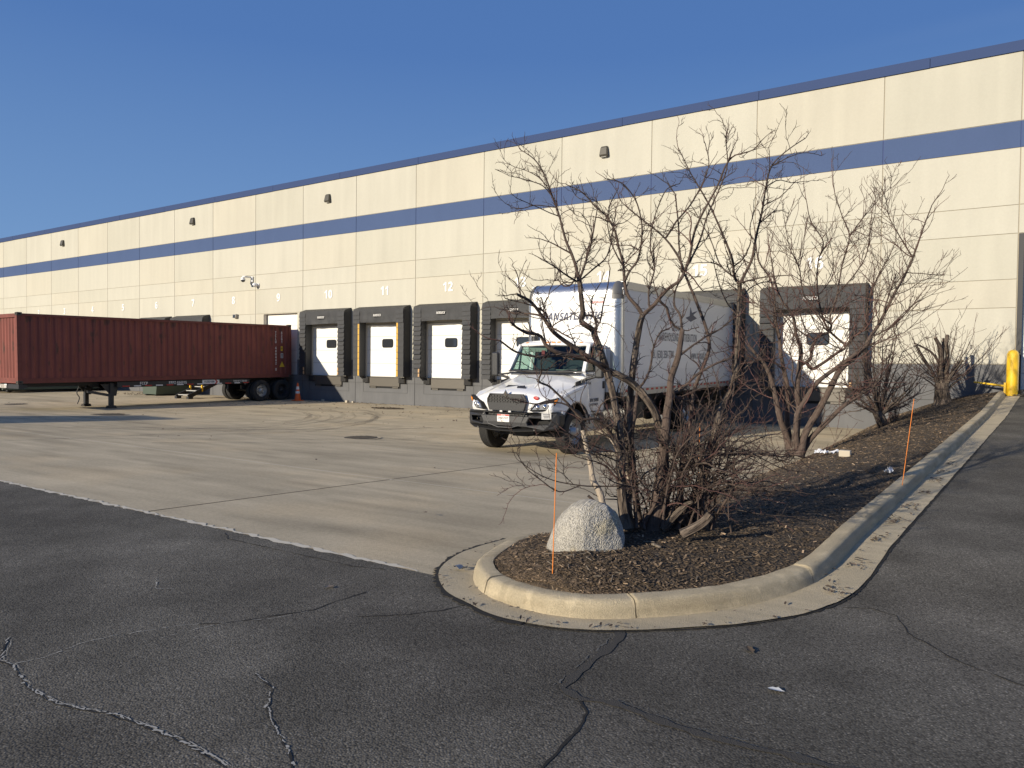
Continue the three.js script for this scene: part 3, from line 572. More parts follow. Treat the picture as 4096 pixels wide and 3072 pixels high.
// dock numerals
for (let d = 1; d <= 16; d++) {
  const g = squeeze(text(String(d), 0.39, 0.018), 0.94);
  const m = mesh('dock_number', g, M.numeral); m.position.set(bayC(d), 4.9, ZW + 0.002);
  tag(m, `white numeral ${WORD[d]} mounted on the cream wall above its dock`, 'number sign', 'dock numbers along the wall');
}

// dock shelters: padded frame, header curtain, wear flaps down both sides
const P = 0.44;
function flapShape(w, h, flare, bend) {                      // sheet bending outwards at its lower edge
  const t = 0.012, pts = []; for (let i = 0; i <= 4; i++) { const s = i / 4; pts.push([flare * s * s + bend * Math.sin(s * 3), -h * s]); }
  const all = [...pts.map(p => [p[0] + t, p[1]]), ...pts.slice().reverse()];
  return extr(all, w).rotateY(-PI / 2).translate(w / 2, 0, 0);   // extruded along x, outwards along +z
}
const flapKinds = [flapShape(0.43, 0.235, 0.05, 0.012), flapShape(0.43, 0.235, 0.065, 0.006), flapShape(0.43, 0.235, 0.04, 0.016)];
const flatFlap = flapShape(0.43, 0.285, 0.012, 0.002);
function shelter(d, kind, label) {
  const r = rngOf(500 + d), t = thing('dock_shelter', label, 'dock shelter', 'black dock shelters along the wall', bayC(d), 0, WALL);
  const W = 1.56, pw = 0.44, pd = P - 0.03;
  // side pads: wide at the wall, boxed frame in front
  for (const s of [-1, 1]) {
    const xa = s * (W - 0.02), xb = s * (W - pw);
    const outline = [[s * W, 0.004], [s * (W + 0.02), 0.03], [s * (W - 0.03), pd], [xb, pd], [xb + s * 0.05, 0.06], [xb + s * 0.05, 0.004]];
    const g = extr(s > 0 ? outline : outline.slice().reverse(), 3.0).rotateX(-PI / 2);
    g.scale(1, 1, -1); const ix = prep(g); const p = ix.attributes.position; for (let i = 0; i < p.count; i += 3) { const a = [p.getX(i + 1), p.getY(i + 1), p.getZ(i + 1)]; p.setXYZ(i + 1, p.getX(i + 2), p.getY(i + 2), p.getZ(i + 2)); p.setXYZ(i + 2, ...a); } ix.computeVertexNormals();
    ix.translate(0, 1.03, 0);
    mesh('side_pad', ix, M.cloth, t);
    const n = kind === 'flat' ? 9 : 12, dy = kind === 'flat' ? 0.268 : 0.201;
    for (let k = 0; k < n; k++) {
      const m = mesh('wear_flap', kind === 'flat' ? flatFlap : flapKinds[Math.floor(r() * 3)], M.cloth, t);
      m.position.set(s * (W - 0.235), 3.46 - k * dy, P - 0.026); m.rotation.y = kind === 'flat' ? 0 : (r() - 0.5) * 0.1; m.rotation.z = (r() - 0.5) * (kind === 'flat' ? 0.01 : 0.06); m.rotation.x = kind === 'flat' ? 0 : -r() * 0.1;
      if (kind === 'flat') { const y = mesh('yellow_stripe', bx(0.095, 0.25, 0.005, s < 0 ? 0.13 : -0.15, -0.14, 0.026), M.flapYellow, t); y.position.copy(m.position); }
    }
    for (let k = 0; k < 3; k++) { const m = mesh('head_flap', flapShape(0.43, 0.24, 0.03, 0.01), M.cloth, t); m.position.set(s * (W - 0.235), 4.03 - k * 0.19, P - 0.014 + 0.004 * (2 - k)); m.rotation.z = (r() - 0.5) * 0.04; }
    if (kind !== 'flat') for (let k = 0; k < 2; k++) if (r() < 0.75) { const m = mesh('bare_wood', bx(0.075, 0.12 + r() * 0.05, 0.01), M.woodPale, t); m.position.set(s * (W - 0.235) + (s < 0 ? 0.14 : -0.15), 1.13 + k * 0.19, P + 0.052); m.rotation.z = (r() - 0.5) * 0.25; }
  }
  // sloping top and the curtain hanging from it
  const top = extr([[0.005, 4.0], [0.005, 4.2], [0.05, 4.2], [P - 0.03, 4.08], [P - 0.02, 3.98]], 2 * W - 0.01).rotateY(-PI / 2).translate(W - 0.005, 0, 0);
  mesh('header_top', top, M.clothTop, t);
  const ph = r() * 9, cur = (zo) => gridGeo(44, 10, (u, v) => { const x = lerp(-1.22, 1.22, u), y = lerp(4.06, 3.45 - 0.012 * Math.sin(u * 5 + ph), v), f = 0.022 * v * Math.sin(u * 26 + ph + 1.6 * Math.sin(u * 7 + ph)) * (0.5 + 0.5 * Math.abs(nz(u * 5, ph))) + 0.03 * v * nz(u * 4, v * 2, ph); return [x, y, P + 0.008 + zo + f]; }, (p) => [p[0], p[1]]);
  const front = cur(0), backS = cur(-0.02); { const ix = backS.index.array; for (let i = 0; i < ix.length; i += 3) { const a = ix[i]; ix[i] = ix[i + 1]; ix[i + 1] = a; } backS.computeVertexNormals(); }
  mesh('header_curtain', [front, backS], M.cloth, t);
  mesh('header_panel', bb(-1.2, 1.2, 3.62, 4.02, 0.02, P - 0.07), M.cloth, t);
  mesh('badge', bb(-0.21, 0.2, 3.68, 3.86, P + 0.03, P + 0.038), M.black, t);
  const tx = squeeze(text('NORDOCK', 0.105, 0.004), 0.66, 1, 0.22); const m = mesh('lettering', tx, M.decalWhite, t); m.position.set(0, 3.77, P + 0.039);
  return t;
}
const shLab = {
  6: 'black dock shelter with its top showing, below the number six', 7: 'black dock shelter with its top showing, below the number seven',
  10: 'black dock shelter below the number ten, half shaded by the container', 11: 'black dock shelter with yellow stripes down its flaps, below number eleven',
  12: 'black dock shelter below the number twelve, torn flap at its upper right', 13: 'black dock shelter below the number thirteen, partly behind the white truck',
  14: 'black dock shelter behind the box of the white truck', 15: 'black dock shelter that the white truck is backed into', 16: 'black dock shelter behind the bare trees, below the number sixteen',
};
for (const d of [6, 7, 10, 11, 12, 13, 14, 15, 16]) shelter(d, d === 11 ? 'flat' : 'worn', shLab[d]);

// levellers, bumpers and pit frames
for (const d of DOCKS.filter(d => d > 5)) {
  const c = bayC(d), at = d === 6 ? 'below number six behind the container' : d === 7 ? 'below number seven behind the container' : `at dock number ${WORD[d]}`;
  const l = thing('dock_leveler', `steel dock leveler lip hanging folded under the door ${at}`, 'dock leveler', 'dock levelers', c, 0, WALL);
  mesh('lip', [bb(-0.86, 0.96, 0.585, 0.985, 0.02, 0.05), bb(-0.86, 0.96, 0.985, 1.005, -0.05, 0.055)], M.steel, l);
  mesh('lip_hinge', [cyl(0.022, 0.022, 1.8, 0.05, 0.99, 0.05, 'x', 8)], M.steel, l);
  mesh('lip_keeper', [bb(-0.80, -0.46, 0.51, 0.565, 0.015, 0.06), bb(0.56, 0.90, 0.51, 0.565, 0.015, 0.06)], M.steel, l);
  mesh('pit_opening', bb(-0.9, 1.0, 0.5, 0.99, 0.004, 0.012), M.black, l);
  const fr = [bb(-1.31, -1.295, 0.30, 0.95, 0.002, 0.008), bb(1.395, 1.41, 0.30, 0.95, 0.002, 0.008), bb(-1.295, 1.395, 0.30, 0.315, 0.002, 0.008)];
  mesh('pit_joint', fr, M.sealGrey, l);
  for (const s of [-1, 1]) {
    const b = thing('dock_bumper', `black laminated rubber dock bumper ${s < 0 ? 'left' : 'right'} of the leveler ${at}`, 'dock bumper', 'dock bumpers', c + (s < 0 ? -1.06 : 1.15), 0, WALL);
    mesh('rubber_block', Array.from({ length: 9 }, (_, i) => bb(-0.165 + i * 0.037, -0.132 + i * 0.037, 0.745 + 0.004 * (i % 2), 1.0 - 0.004 * ((i + 1) % 2), 0.01, 0.13 + 0.004 * (i % 3))), M.rubber, b);
    mesh('end_angle', [bb(-0.18, -0.168, 0.74, 1.01, 0.002, 0.11), bb(0.168, 0.18, 0.74, 1.01, 0.002, 0.11)], M.steel, b);
  }
}

// wall packs
function wallPack(x, label) {
  const t = thing('wall_pack_light', label, 'wall light', 'bronze wall lights high on the wall', x, 9.46, WALL);
  const a = [[0, 0.18], [0.07, 0.175], [0.12, 0.12], [0.17, -0.12], [0.13, -0.18], [0, -0.18]];
  const body = extr(a.map(p => [p[0], p[1]]), 0.24, 0.025, 2).rotateY(-PI / 2).translate(0.12, 0, 0.003).scale(1, 1.08, 1); body.scale(1, 1, 1);
  const p = body.attributes.position; for (let i = 0; i < p.count; i++) { const k = 1 - 0.22 * clamp((p.getY(i) + 0.18) / 0.36); p.setX(i, p.getX(i) * k * 1.12); } body.computeVertexNormals();
  mesh('housing', body, M.bronze, t);
  mesh('lens', bb(-0.1, 0.1, -0.206, -0.195, 0.03, 0.12), M.lens, t);
  mesh('back_box', bb(-0.11, 0.11, -0.11, 0.11, 0.0, 0.03), M.bronzeFace, t);
}
wallPack(-52.9, 'bronze wall light high on the wall above dock three'); wallPack(-38.1, 'bronze wall light high on the wall above dock seven');
wallPack(-27.15, 'bronze wall light high on the wall above dock ten'); wallPack(-12.5, 'bronze wall light high on the wall above the truck box');

// security cameras and small light near dock nine
{
  const t = thing('dome_camera', 'white dome camera on a bracket left of the joint above dock eight', 'security camera', null, -32.95, 5.9, WALL);
  mesh('bracket', [rb(0.16, 0.3, 0.08, 0.1, 0.02, 0.045, 0.03), rb(0.09, 0.09, 0.42, 0.02, 0.13, 0.24, 0.03), rb(0.2, 0.07, 0.1, -0.06, 0.14, 0.42, 0.03)], M.camWhite, t);
  mesh('housing', cyl(0.13, 0.09, 0.14, -0.12, 0.03, 0.43), M.camWhite, t);
  mesh('dome', new THREE.SphereGeometry(0.115, 16, 8, 0, PI * 2, PI / 2, PI / 2).translate(-0.12, -0.04, 0.43), M.windowGlass, t);
  const b = thing('bullet_camera', 'small white wall camera right of the joint above dock nine', 'security camera', null, -32.42, 5.6, WALL);
  mesh('housing', new THREE.SphereGeometry(0.14, 16, 12).scale(1, 0.85, 1).translate(-0.05, 0, 0.16), M.camWhite, b);
  mesh('lens', cyl(0.07, 0.07, 0.03, -0.09, -0.05, 0.28, 'z'), M.windowGlass, b);
  mesh('mount', cyl(0.09, 0.09, 0.06, 0.05, 0.02, 0.03, 'z'), M.camWhite, b);
  const l = thing('entry_light', 'small box light on the wall over the metal stairs', 'wall light', null, -34.2, 4.05, WALL);
  mesh('housing', rb(0.3, 0.2, 0.16, 0, 0, 0.09, 0.03), M.frameGrey, l); mesh('lens', bb(-0.06, 0.1, -0.1, 0.06, 0.17, 0.19), M.windowGlass, l);
}

// ------------------------------------------------------------------ container on its chassis
const CX = -30.70;                                          // centre line
{
  const t = thing('shipping_container', 'rust red corrugated shipping container on a trailer chassis', 'container', null, CX, 0.885, 24.32);
  t.rotation.x = 0.0132;                                    // nose a little lower
  const L = 12.19, H = 2.59, W2 = 1.219;                     // local z runs from 0 (doors, at the wall) to +L (nose)
  const corr = (len, h, pitch, dep) => {                     // trapezoid corrugation in (x along, z out)
    const pts = [], n = Math.floor(len / pitch), off = (len - n * pitch) / 2; pts.push([0, 0]);
    for (let i = 0; i < n; i++) { const b = off + i * pitch; pts.push([b + pitch * 0.08, 0], [b + pitch * 0.29, -dep], [b + pitch * 0.56, -dep], [b + pitch * 0.77, 0]); } pts.push([len, 0]);
    const pos = [], uv = [], idx = []; let s = 0;
    pts.forEach((p, i) => { if (i) s += Math.hypot(p[0] - pts[i - 1][0], p[1] - pts[i - 1][1]); for (const k of (i && i + 1 < pts.length ? [0, 1] : [0])) { pos.push(p[0], 0, p[1], p[0], h, p[1]); uv.push(s, 0, s, h); } });
    const m = pos.length / 6; let q = 0; for (let i = 0; i + 1 < pts.length; i++) { const a = q * 2, b = (q + 1) * 2; idx.push(a, b, a + 1, a + 1, b, b + 1); q += 2; }
    const g = new THREE.BufferGeometry(); g.setAttribute('position', new THREE.Float32BufferAttribute(pos, 3)); g.setAttribute('uv', new THREE.Float32BufferAttribute(uv, 2)); g.setIndex(idx); g.computeVertexNormals(); return g;
  };
  const side = corr(L - 0.32, H - 0.32, 0.278, 0.036);
  mesh('side_panel', side.clone().rotateY(PI / 2).translate(W2 - 0.02, 0.19, L - 0.16), M.rust, t);
  mesh('side_panel', side.clone().rotateY(-PI / 2).translate(-W2 + 0.02, 0.19, 0.16), M.rust, t);
  mesh('end_panel', corr(2 * W2 - 0.24, H - 0.42, 0.246, 0.045).translate(-W2 + 0.12, 0.22, L - 0.03), M.rust, t);
  mesh('end_door', [bb(-W2 + 0.08, -0.006, 0.15, H - 0.15, 0.02, 0.07), bb(0.006, W2 - 0.08, 0.15, H - 0.15, 0.02, 0.07)], M.rust, t);
  mesh('roof', bb(-W2 + 0.02, W2 - 0.02, H - 0.075, H - 0.04, 0.05, L - 0.05), M.rustRail, t);
  const post = (x, z) => bb(x - 0.075, x + 0.075, 0.12, H - 0.12, z - 0.075, z + 0.075);
  for (const [x, z] of [[W2 - 0.077, L - 0.077], [-W2 + 0.077, L - 0.077], [W2 - 0.077, 0.077], [-W2 + 0.077, 0.077]]) mesh('corner_post', post(x, z), M.rustRail, t);
  for (const s of [-1, 1]) { mesh('bottom_rail', bb(s * W2 - 0.03, s * W2 + (s > 0 ? 0 : 0.06) - (s > 0 ? 0.002 : 0.028), 0.02, 0.20, 0.155, L - 0.155), M.rustRail, t); mesh('top_rail', bb(s > 0 ? W2 - 0.07 : -W2 + 0.004, s > 0 ? W2 - 0.004 : -W2 + 0.07, H - 0.14, H - 0.05, 0.155, L - 0.155), M.rustRail, t); }
  mesh('front_rail', [bb(-W2 + 0.15, W2 - 0.15, H - 0.18, H - 0.05, L - 0.09, L - 0.015), bb(-W2 + 0.15, W2 - 0.15, 0.03, 0.22, L - 0.09, L - 0.015)], M.rustRail, t);
  for (const x of [-1, 1]) for (const z of [0, 1]) for (const y of [0, 1]) {
    const cx = x * (W2 - 0.081), cz = z ? L - 0.089 : 0.089, cy = y ? H - 0.059 : 0.059;
    const c = mesh('corner_casting', rb(0.166, 0.118, 0.178, cx, cy, cz, 0.012, 1), M.casting, t);
    mesh('casting_hole', [rrect(0.07, 0.055, 0.026, 0, 0, 0, 0.004).rotateY(x * PI / 2).translate(cx + x * 0.083, cy, cz), rrect(0.07, 0.055, 0.026, 0, 0, 0, 0.004).rotateY(z ? 0 : PI).translate(cx, cy, cz + (z ? 0.0895 : -0.0895))], M.black, c);
  }
  // lettering down the side by the doors
  const put = (str, z, y0, size, dy, name = 'lettering') => { const gs = []; [...str].forEach((ch, i) => { if (ch !== ' ') gs.push(squeeze(text(ch, size, 0.003), 0.8).rotateY(PI / 2).translate(W2 - 0.012, y0 - i * dy, z)); }); mesh(name, gs, M.decalWhite, t); };
  put('TCLU 440442 8', 0.93, 2.18, 0.125, 0.148); put('42G1', 0.58, 2.18, 0.125, 0.148);
  mesh('yellow_decal', bb(W2 - 0.014, W2 - 0.008, 1.30, 1.52, 0.52, 0.64), M.decalYellow, t);
  mesh('white_decal', bb(W2 - 0.014, W2 - 0.008, 0.95, 1.18, 0.50, 0.64), M.decalWhite, t);
  mesh('decal_print', [0, 1, 2].map(i => bb(W2 - 0.009, W2 - 0.005, 0.98 + i * 0.065, 1.02 + i * 0.065, 0.52, 0.62)).concat([bb(W2 - 0.009, W2 - 0.005, 1.38, 1.41, 0.54, 0.62), bb(W2 - 0.009, W2 - 0.005, 1.43, 1.46, 0.54, 0.62)]), M.black, t);
  mesh('warning_triangle', extr([[-0.15, 0], [0.15, 0], [0, 0.27]], 0.005).rotateY(PI / 2).translate(W2 - 0.013, 0.52, 0.57), M.decalYellow, t);
}
function tyreGeo(r, w, rim, x = 0) {                         // axle along x
  const h = w / 2, pts = [[rim, -h * 0.82], [rim + 0.02, -h * 0.95], [lerp(rim, r, 0.5), -h], [r - 0.06, -h * 0.97], [r - 0.028, -h * 0.92], [r - 0.01, -h * 0.84]], gr = [];
  const n = 5; for (let i = 0; i < n; i++) { const c = -h * 0.72 + (i + 0.5) * (h * 1.44 / n), d = h * 1.44 / n / 2; gr.push([r, c - d * 0.8], [r, c + d * 0.72]); if (i < n - 1) gr.push([r - 0.014, c + d * 0.76], [r - 0.014, c + d * 1.16]); }
  const all = [...pts, ...gr, ...pts.slice().reverse().map(p => [p[0], -p[1]])];
  return new THREE.LatheGeometry(all.map(p => new THREE.Vector2(p[0], p[1])), 40).rotateZ(-PI / 2).translate(x, 0, 0);
}
function wheelOn(parent, x, y, z, r, w, out, rimMat, kind) {   // out: side that faces outwards (+1 / -1 along x)
  const g = new THREE.Group(); g.name = 'wheel'; g.position.set(x, y, z); parent.add(g);
  const rim = r * 0.565;
  mesh('tyre', tyreGeo(r, w, rim), M.rubber, g);
  const prof = kind === 'front'
    ? [[0.0, 0.16], [0.09, 0.16], [0.105, 0.05], [0.17, 0.04], [0.21, 0.02], [rim - 0.03, -0.02], [rim - 0.015, 0.05], [rim, 0.10], [rim + 0.012, 0.115], [rim + 0.002, 0.09], [rim, -0.11]]
    : [[0.0, 0.10], [0.10, 0.10], [0.11, 0.0], [0.13, -0.04], [0.2, -0.05], [rim - 0.04, -0.045], [rim - 0.02, 0.03], [rim, 0.10], [rim + 0.012, 0.12], [rim, -0.1]];
  const l = new THREE.LatheGeometry(prof.map(p => new THREE.Vector2(p[0], p[1])), 32).rotateZ(-PI / 2); if (out < 0) l.rotateY(PI);
  mesh('rim', l, rimMat, g);
  const nuts = [], holes = []; for (let i = 0; i < 10; i++) { const a = i / 10 * 2 * PI; nuts.push(cyl(0.016, 0.014, 0.035, out * (kind === 'front' ? 0.055 : -0.02), 0.143 * Math.cos(a), 0.143 * Math.sin(a), 'x', 6)); if (i % 2 === 0) holes.push(cyl(0.03, 0.03, 0.012, out * (kind === 'front' ? 0.004 : -0.046), 0.225 * Math.cos(a + .3), 0.225 * Math.sin(a + .3), 'x', 10)); }
  mesh('lug_nut', nuts, M.steel, g); mesh('hand_hole', holes, M.black, g);
  return g;
}
{
  const t = thing('container_chassis', 'black skeletal trailer chassis with landing legs under the red container', 'trailer chassis', null, CX, 0, 24.32);
  const gy = z => court(24.32 - z), sl = z => 0.885 - 0.0132 * z;   // local z towards the nose; underside of the container
  for (const s of [-1, 1]) {
    const x = s * 0.5, a = new THREE.Vector3(x, sl(0.2) - 0.14, 0.2), b = new THREE.Vector3(x, sl(9.0) - 0.14, 9.0), c = new THREE.Vector3(x, sl(9.4) - 0.07, 9.35), e = new THREE.Vector3(x, sl(12.1) - 0.07, 12.1);
    mesh('main_rail', [bar(a, b, 0.12, 0.25), bar(new THREE.Vector3(x, sl(8.9) - 0.16, 8.8), c, 0.12, 0.2), bar(c, e, 0.12, 0.13)], M.blackSteel, t);
    mesh('outer_rail', bar(new THREE.Vector3(s * 1.12, sl(2.4) - 0.115, 2.4), new THREE.Vector3(s * 1.12, sl(8.6) - 0.115, 8.6), 0.07, 0.20), M.blackSteel, t);
    // landing leg
    const lz = 8.75, lx = s * 0.98, ly = gy(lz);
    mesh('landing_leg', [bb(lx - 0.075, lx + 0.075, ly + 0.09, sl(lz) - 0.05, lz - 0.075, lz + 0.075)], M.blackSteel, t);
    mesh('leg_gusset', extr([[-0.2, 0.62], [0.52, 0.62], [0.1, 0.14], [-0.1, 0.14]], 0.03).rotateY(-PI / 2).translate(lx + 0.015, ly + 0.35, lz - 0.1), M.blackSteel, t);
    mesh('foot_plate', [extr([[-0.17, 0], [0.17, 0], [0.08, 0.1], [-0.08, 0.1]], 0.28).translate(lx, ly + 0.005, lz - 0.14)], M.iron, t);
    for (const [z, k] of [[1.75, 0], [0.55, 1]]) {
      wheelOn(t, s * 1.09, gy(z) + 0.5, z, 0.5, 0.26, s, k ? M.blackSteel : M.aluDull, 'dual'); wheelOn(t, s * 0.76, gy(z) + 0.5, z, 0.5, 0.26, s, M.blackSteel, 'dual');
    }
    // red and white conspicuity strips on the outer rail
    for (let i = 0; i < 13; i++) mesh(i % 2 ? 'white_reflector' : 'red_reflector', bx(0.006, 0.045, 0.30, s * 1.159, sl(2.6 + i * 0.47) - 0.19, 2.6 + i * 0.47), i % 2 ? M.decalWhite : M.decalRed, t);
  }
  for (const z of [0.35, 2.6, 4.6, 6.6, 8.4, 11.9]) mesh('cross_member', bb(-1.15, 1.15, sl(z) - 0.24 + (z > 9 ? 0.1 : 0), sl(z) - 0.03, z - 0.06, z + 0.06), M.blackSteel, t);
  mesh('bolster', [bb(-1.2, 1.2, sl(12) - 0.17, sl(12) - 0.01, 11.98, 12.16)], M.blackSteel, t);
  mesh('nose_plate', [bb(-1.1, 0.2, sl(12) - 0.165, sl(12) - 0.02, 12.165, 12.175)], M.frameGrey, t);
  mesh('nose_lamp', [bb(0.12, 0.32, sl(12) - 0.07, sl(12) - 0.01, 12.18, 12.19), bb(0.14, 0.3, sl(12) - 0.14, sl(12) - 0.1, 12.18, 12.19), bb(-0.3, -0.18, sl(12) - 0.13, sl(12) - 0.08, 12.18, 12.19)], M.decalWhite, t);
  mesh('leg_brace', bar(new THREE.Vector3(-0.98, gy(8.75) + 0.62, 8.75), new THREE.Vector3(0.98, gy(8.75) + 0.5, 8.75), 0.05, 0.1), M.blackSteel, t);
  mesh('crank_handle', tube([new THREE.Vector3(-1.1, sl(9) - 0.1, 8.9), new THREE.Vector3(-1.22, sl(9) - 0.5, 9.0), new THREE.Vector3(-1.12, sl(9) - 0.7, 8.95), new THREE.Vector3(-1.18, sl(9) - 0.95, 9.0)], 0.02), M.blackSteel, t);
  mesh('axle', [cyl(0.07, 0.07, 1.9, 0, gy(1.75) + 0.5, 1.75, 'x', 12), cyl(0.07, 0.07, 1.9, 0, gy(0.55) + 0.5, 0.55, 'x', 12), bb(-0.55, -0.45, gy(1) + 0.55, gy(1) + 0.75, 0.2, 2.4), bb(0.45, 0.55, gy(1) + 0.55, gy(1) + 0.75, 0.2, 2.4)], M.blackSteel, t);
  const side = (str, size, z, y, font) => { const g = squeeze(text(str, size, 0.003, font), 0.85).rotateY(PI / 2); return g.translate(1.158, sl(z) + y + 0.02, z); };
  mesh('lettering', [side('FPPZ 484915', 0.12, 6.0, -0.12), side('FCCP', 0.12, 7.5, -0.11), side('TARE WT 6,780 LBS.', 0.07, 2.9, -0.13)], M.decalWhite, t);
  mesh('sign_plate', bb(1.157, 1.164, sl(4.4) - 0.20, sl(4.4) - 0.02, 4.0, 4.85), M.decalWhite, t);
  mesh('sign_print', [squeeze(text('FLEXI-VAN', 0.09, 0.003), 0.8).rotateY(PI / 2).translate(1.165, sl(4.4) - 0.105, 4.5)], M.navy, t);
  mesh('sign_arrow', [extr([[-0.12, -0.1], [-0.04, -0.1], [0.04, 0], [-0.04, 0.1], [-0.12, 0.1], [-0.04, 0]], 0.003).rotateY(PI / 2).translate(1.165, sl(4.4) - 0.11, 4.12)], M.decalRed, t);
}

// ------------------------------------------------------------------ things by the wall, seen under the container
{
  const t = thing('green_dumpster', 'green slant sided dumpster standing under the far docks', 'dumpster', null, -38.1, court(22), 22);
  mesh('body', extr([[-0.62, 0.08], [0.62, 0.08], [0.8, 1.3], [-0.8, 1.3]], 1.9, 0.01).translate(0, 0, -1.9), M.dumpGreen, t);
  mesh('rim', [bb(-0.86, 0.86, 1.29, 1.36, -0.03, 0.04), bb(-0.86, 0.86, 1.29, 1.36, -1.93, -1.86), bb(-0.86, -0.79, 1.29, 1.36, -1.86, -0.03), bb(0.79, 0.86, 1.29, 1.36, -1.86, -0.03)], M.dumpGreen, t);
  mesh('skid', [bb(-0.5, -0.4, 0.005, 0.08, -1.8, -0.05), bb(0.4, 0.5, 0.005, 0.08, -1.8, -0.05)], M.blackSteel, t);
  const s = thing('metal_stairs', 'black metal stairs with pale treads and yellow posts', 'stairs', null, -34.05, court(21.5), 21.4);
  for (let k = 0; k < 6; k++) mesh('tread', [bb(-0.46, 0.46, 0.17 + k * 0.195, 0.21 + k * 0.195, -0.28 - k * 0.44, -k * 0.44)], M.aluDull, s);
  for (const x of [-0.5, 0.5]) { mesh('stringer', bar(new THREE.Vector3(x, 0.1, 0.05), new THREE.Vector3(x, 1.3, -2.7), 0.06, 0.2), M.blackSteel, s); mesh('foot', bb(x - 0.09, x + 0.09, 0.004, 0.12, -0.15, 0.1), M.blackSteel, s); mesh('yellow_post', bar(new THREE.Vector3(x, 0.35, -0.7), new THREE.Vector3(x, 1.9, -0.72), 0.07), M.safetyYellow, s); mesh('handrail', rod(new THREE.Vector3(x, 1.9, -0.72), new THREE.Vector3(x, 2.3, -2.7), 0.03), M.safetyYellow, s); }
  const r = thing('roll_off_container', 'dark blue roll off container with an orange end, behind the red container', 'roll off container', null, -47.7, court(18.3), 18.3);
  mesh('body', [bb(-1.25, 1.25, 0.3, 1.9, -6.2, -0.05)], M.dumpBlue, r);
  for (let k = 0; k < 9; k++) mesh('rib', bb(1.25, 1.32, 0.32, 1.85, -0.55 - k * 0.68, -0.45 - k * 0.68), M.dumpBlue, r);
  mesh('end_wall', bb(-1.25, 1.25, 0.3, 1.9, -0.05, 0.06), M.dumpOrange, r); mesh('bottom_rail', bb(1.2, 1.36, 0.18, 0.32, -6.2, -0.02), M.dumpGreen, r);
  mesh('runner', [bb(-0.6, -0.45, 0.08, 0.3, -6.2, 0.05), bb(0.45, 0.6, 0.08, 0.3, -6.2, 0.05)], M.blackSteel, r);
  mesh('roller', [cyl(0.12, 0.12, 0.2, -0.9, 0.125, -0.5, 'x', 14), cyl(0.12, 0.12, 0.2, 0.9, 0.125, -0.5, 'x', 14), cyl(0.12, 0.12, 0.2, -0.9, 0.125, -5.6, 'x', 14), cyl(0.12, 0.12, 0.2, 0.9, 0.125, -5.6, 'x', 14)], M.blackSteel, r);
  const c = thing('traffic_cone', 'orange traffic cone with two white bands beside the container', 'traffic cone', null, -28.35, court(23.7), 23.75);
  mesh('base', rb(0.42, 0.035, 0.42, 0, 0.02, 0, 0.012), M.orange, c);
  mesh('cone', new THREE.LatheGeometry([[0.155, 0.03], [0.15, 0.05], [0.03, 0.86], [0.0, 0.865]].map(p => new THREE.Vector2(...p)), 24), M.orange, c);
  const band = (y0, y1) => new THREE.CylinderGeometry(0.163 - 0.148 * y1, 0.163 - 0.148 * y0, y1 - y0, 24, 1, true).translate(0, (y0 + y1) / 2, 0);
  mesh('white_band', band(0.36, 0.47), M.decalWhite, c); mesh('white_band', band(0.55, 0.69), M.decalWhite, c);
  const bks = [[-25.45, 24.2, 0.13], [-25.15, 24.28, 0.09], [-27.2, 24.3, 0.1]];
  bks.forEach(([x, z, s2], i) => tag(mesh('wood_block', rb(s2, s2 * 0.8, s2 * 1.2, x, court(z) + s2 * 0.4 + 0.003, -z, 0.01), M.block), ['larger wood block at the wall base where the container shadow ends', 'small wood block beside the larger one at the wall base', 'small wood block in the shade between cone and dock ten'][i], 'wood block'));
}
for (const [x, z, r, lb] of [[-13.6, 13.4, 0.42, 'round iron manhole cover in the concrete left of the truck'], [-26.2, 13.6, 0.55, 'round iron manhole cover right of the landing legs'], [-35.2, 14.4, 0.42, 'round iron manhole cover beyond the landing legs']]) {
  const t = thing('manhole_cover', lb, 'manhole cover', 'manhole covers in the court', x, court(z), z);
  mesh('frame', new THREE.RingGeometry(r, r + 0.09, 32).rotateX(-PI / 2).translate(0, 0.008, 0), M.gutter, t);
  mesh('lid', cyl(r, r, 0.02, 0, 0.002, 0, 'y', 32), M.iron, t);
  mesh('lid_ribs', Array.from({ length: 9 }, (_, i) => { const q = (i - 4) / 4.6 * r, w = Math.sqrt(r * r - q * q) * 1.8; return bx(w, 0.006, 0.03, 0, 0.015, q); }), M.iron, t);
}
{                                                           // parked beside the lot outside the frame; its shade reaches the court
  const t = thing('parked_trailer', 'white box trailer parked on the lot left of the camera', 'trailer', null, -28.4, 0, 0.2);
  mesh('box', bb(-1.3, 1.3, 1.15, 4.1, 0, 13.6), M.trailerWhite, t); mesh('frame', [bb(-0.55, -0.4, 0.85, 1.15, 0.3, 13.2), bb(0.4, 0.55, 0.85, 1.15, 0.3, 13.2)], M.blackSteel, t);
  for (const s of [-1, 1]) { mesh('landing_leg', bb(s * 0.9 - 0.07, s * 0.9 + 0.07, 0.01, 1.15, 3.0, 3.14), M.blackSteel, t); for (const z of [11, 12.2]) wheelOn(t, s * 1.08, 0.5, z, 0.5, 0.26, s, M.aluDull, 'dual'); }
  mesh('axle', [cyl(0.06, 0.06, 2.1, 0, 0.5, 11, 'x'), cyl(0.06, 0.06, 2.1, 0, 0.5, 12.2, 'x'), bb(-0.5, 0.5, 0.55, 0.86, 10.6, 12.6)], M.blackSteel, t);
}

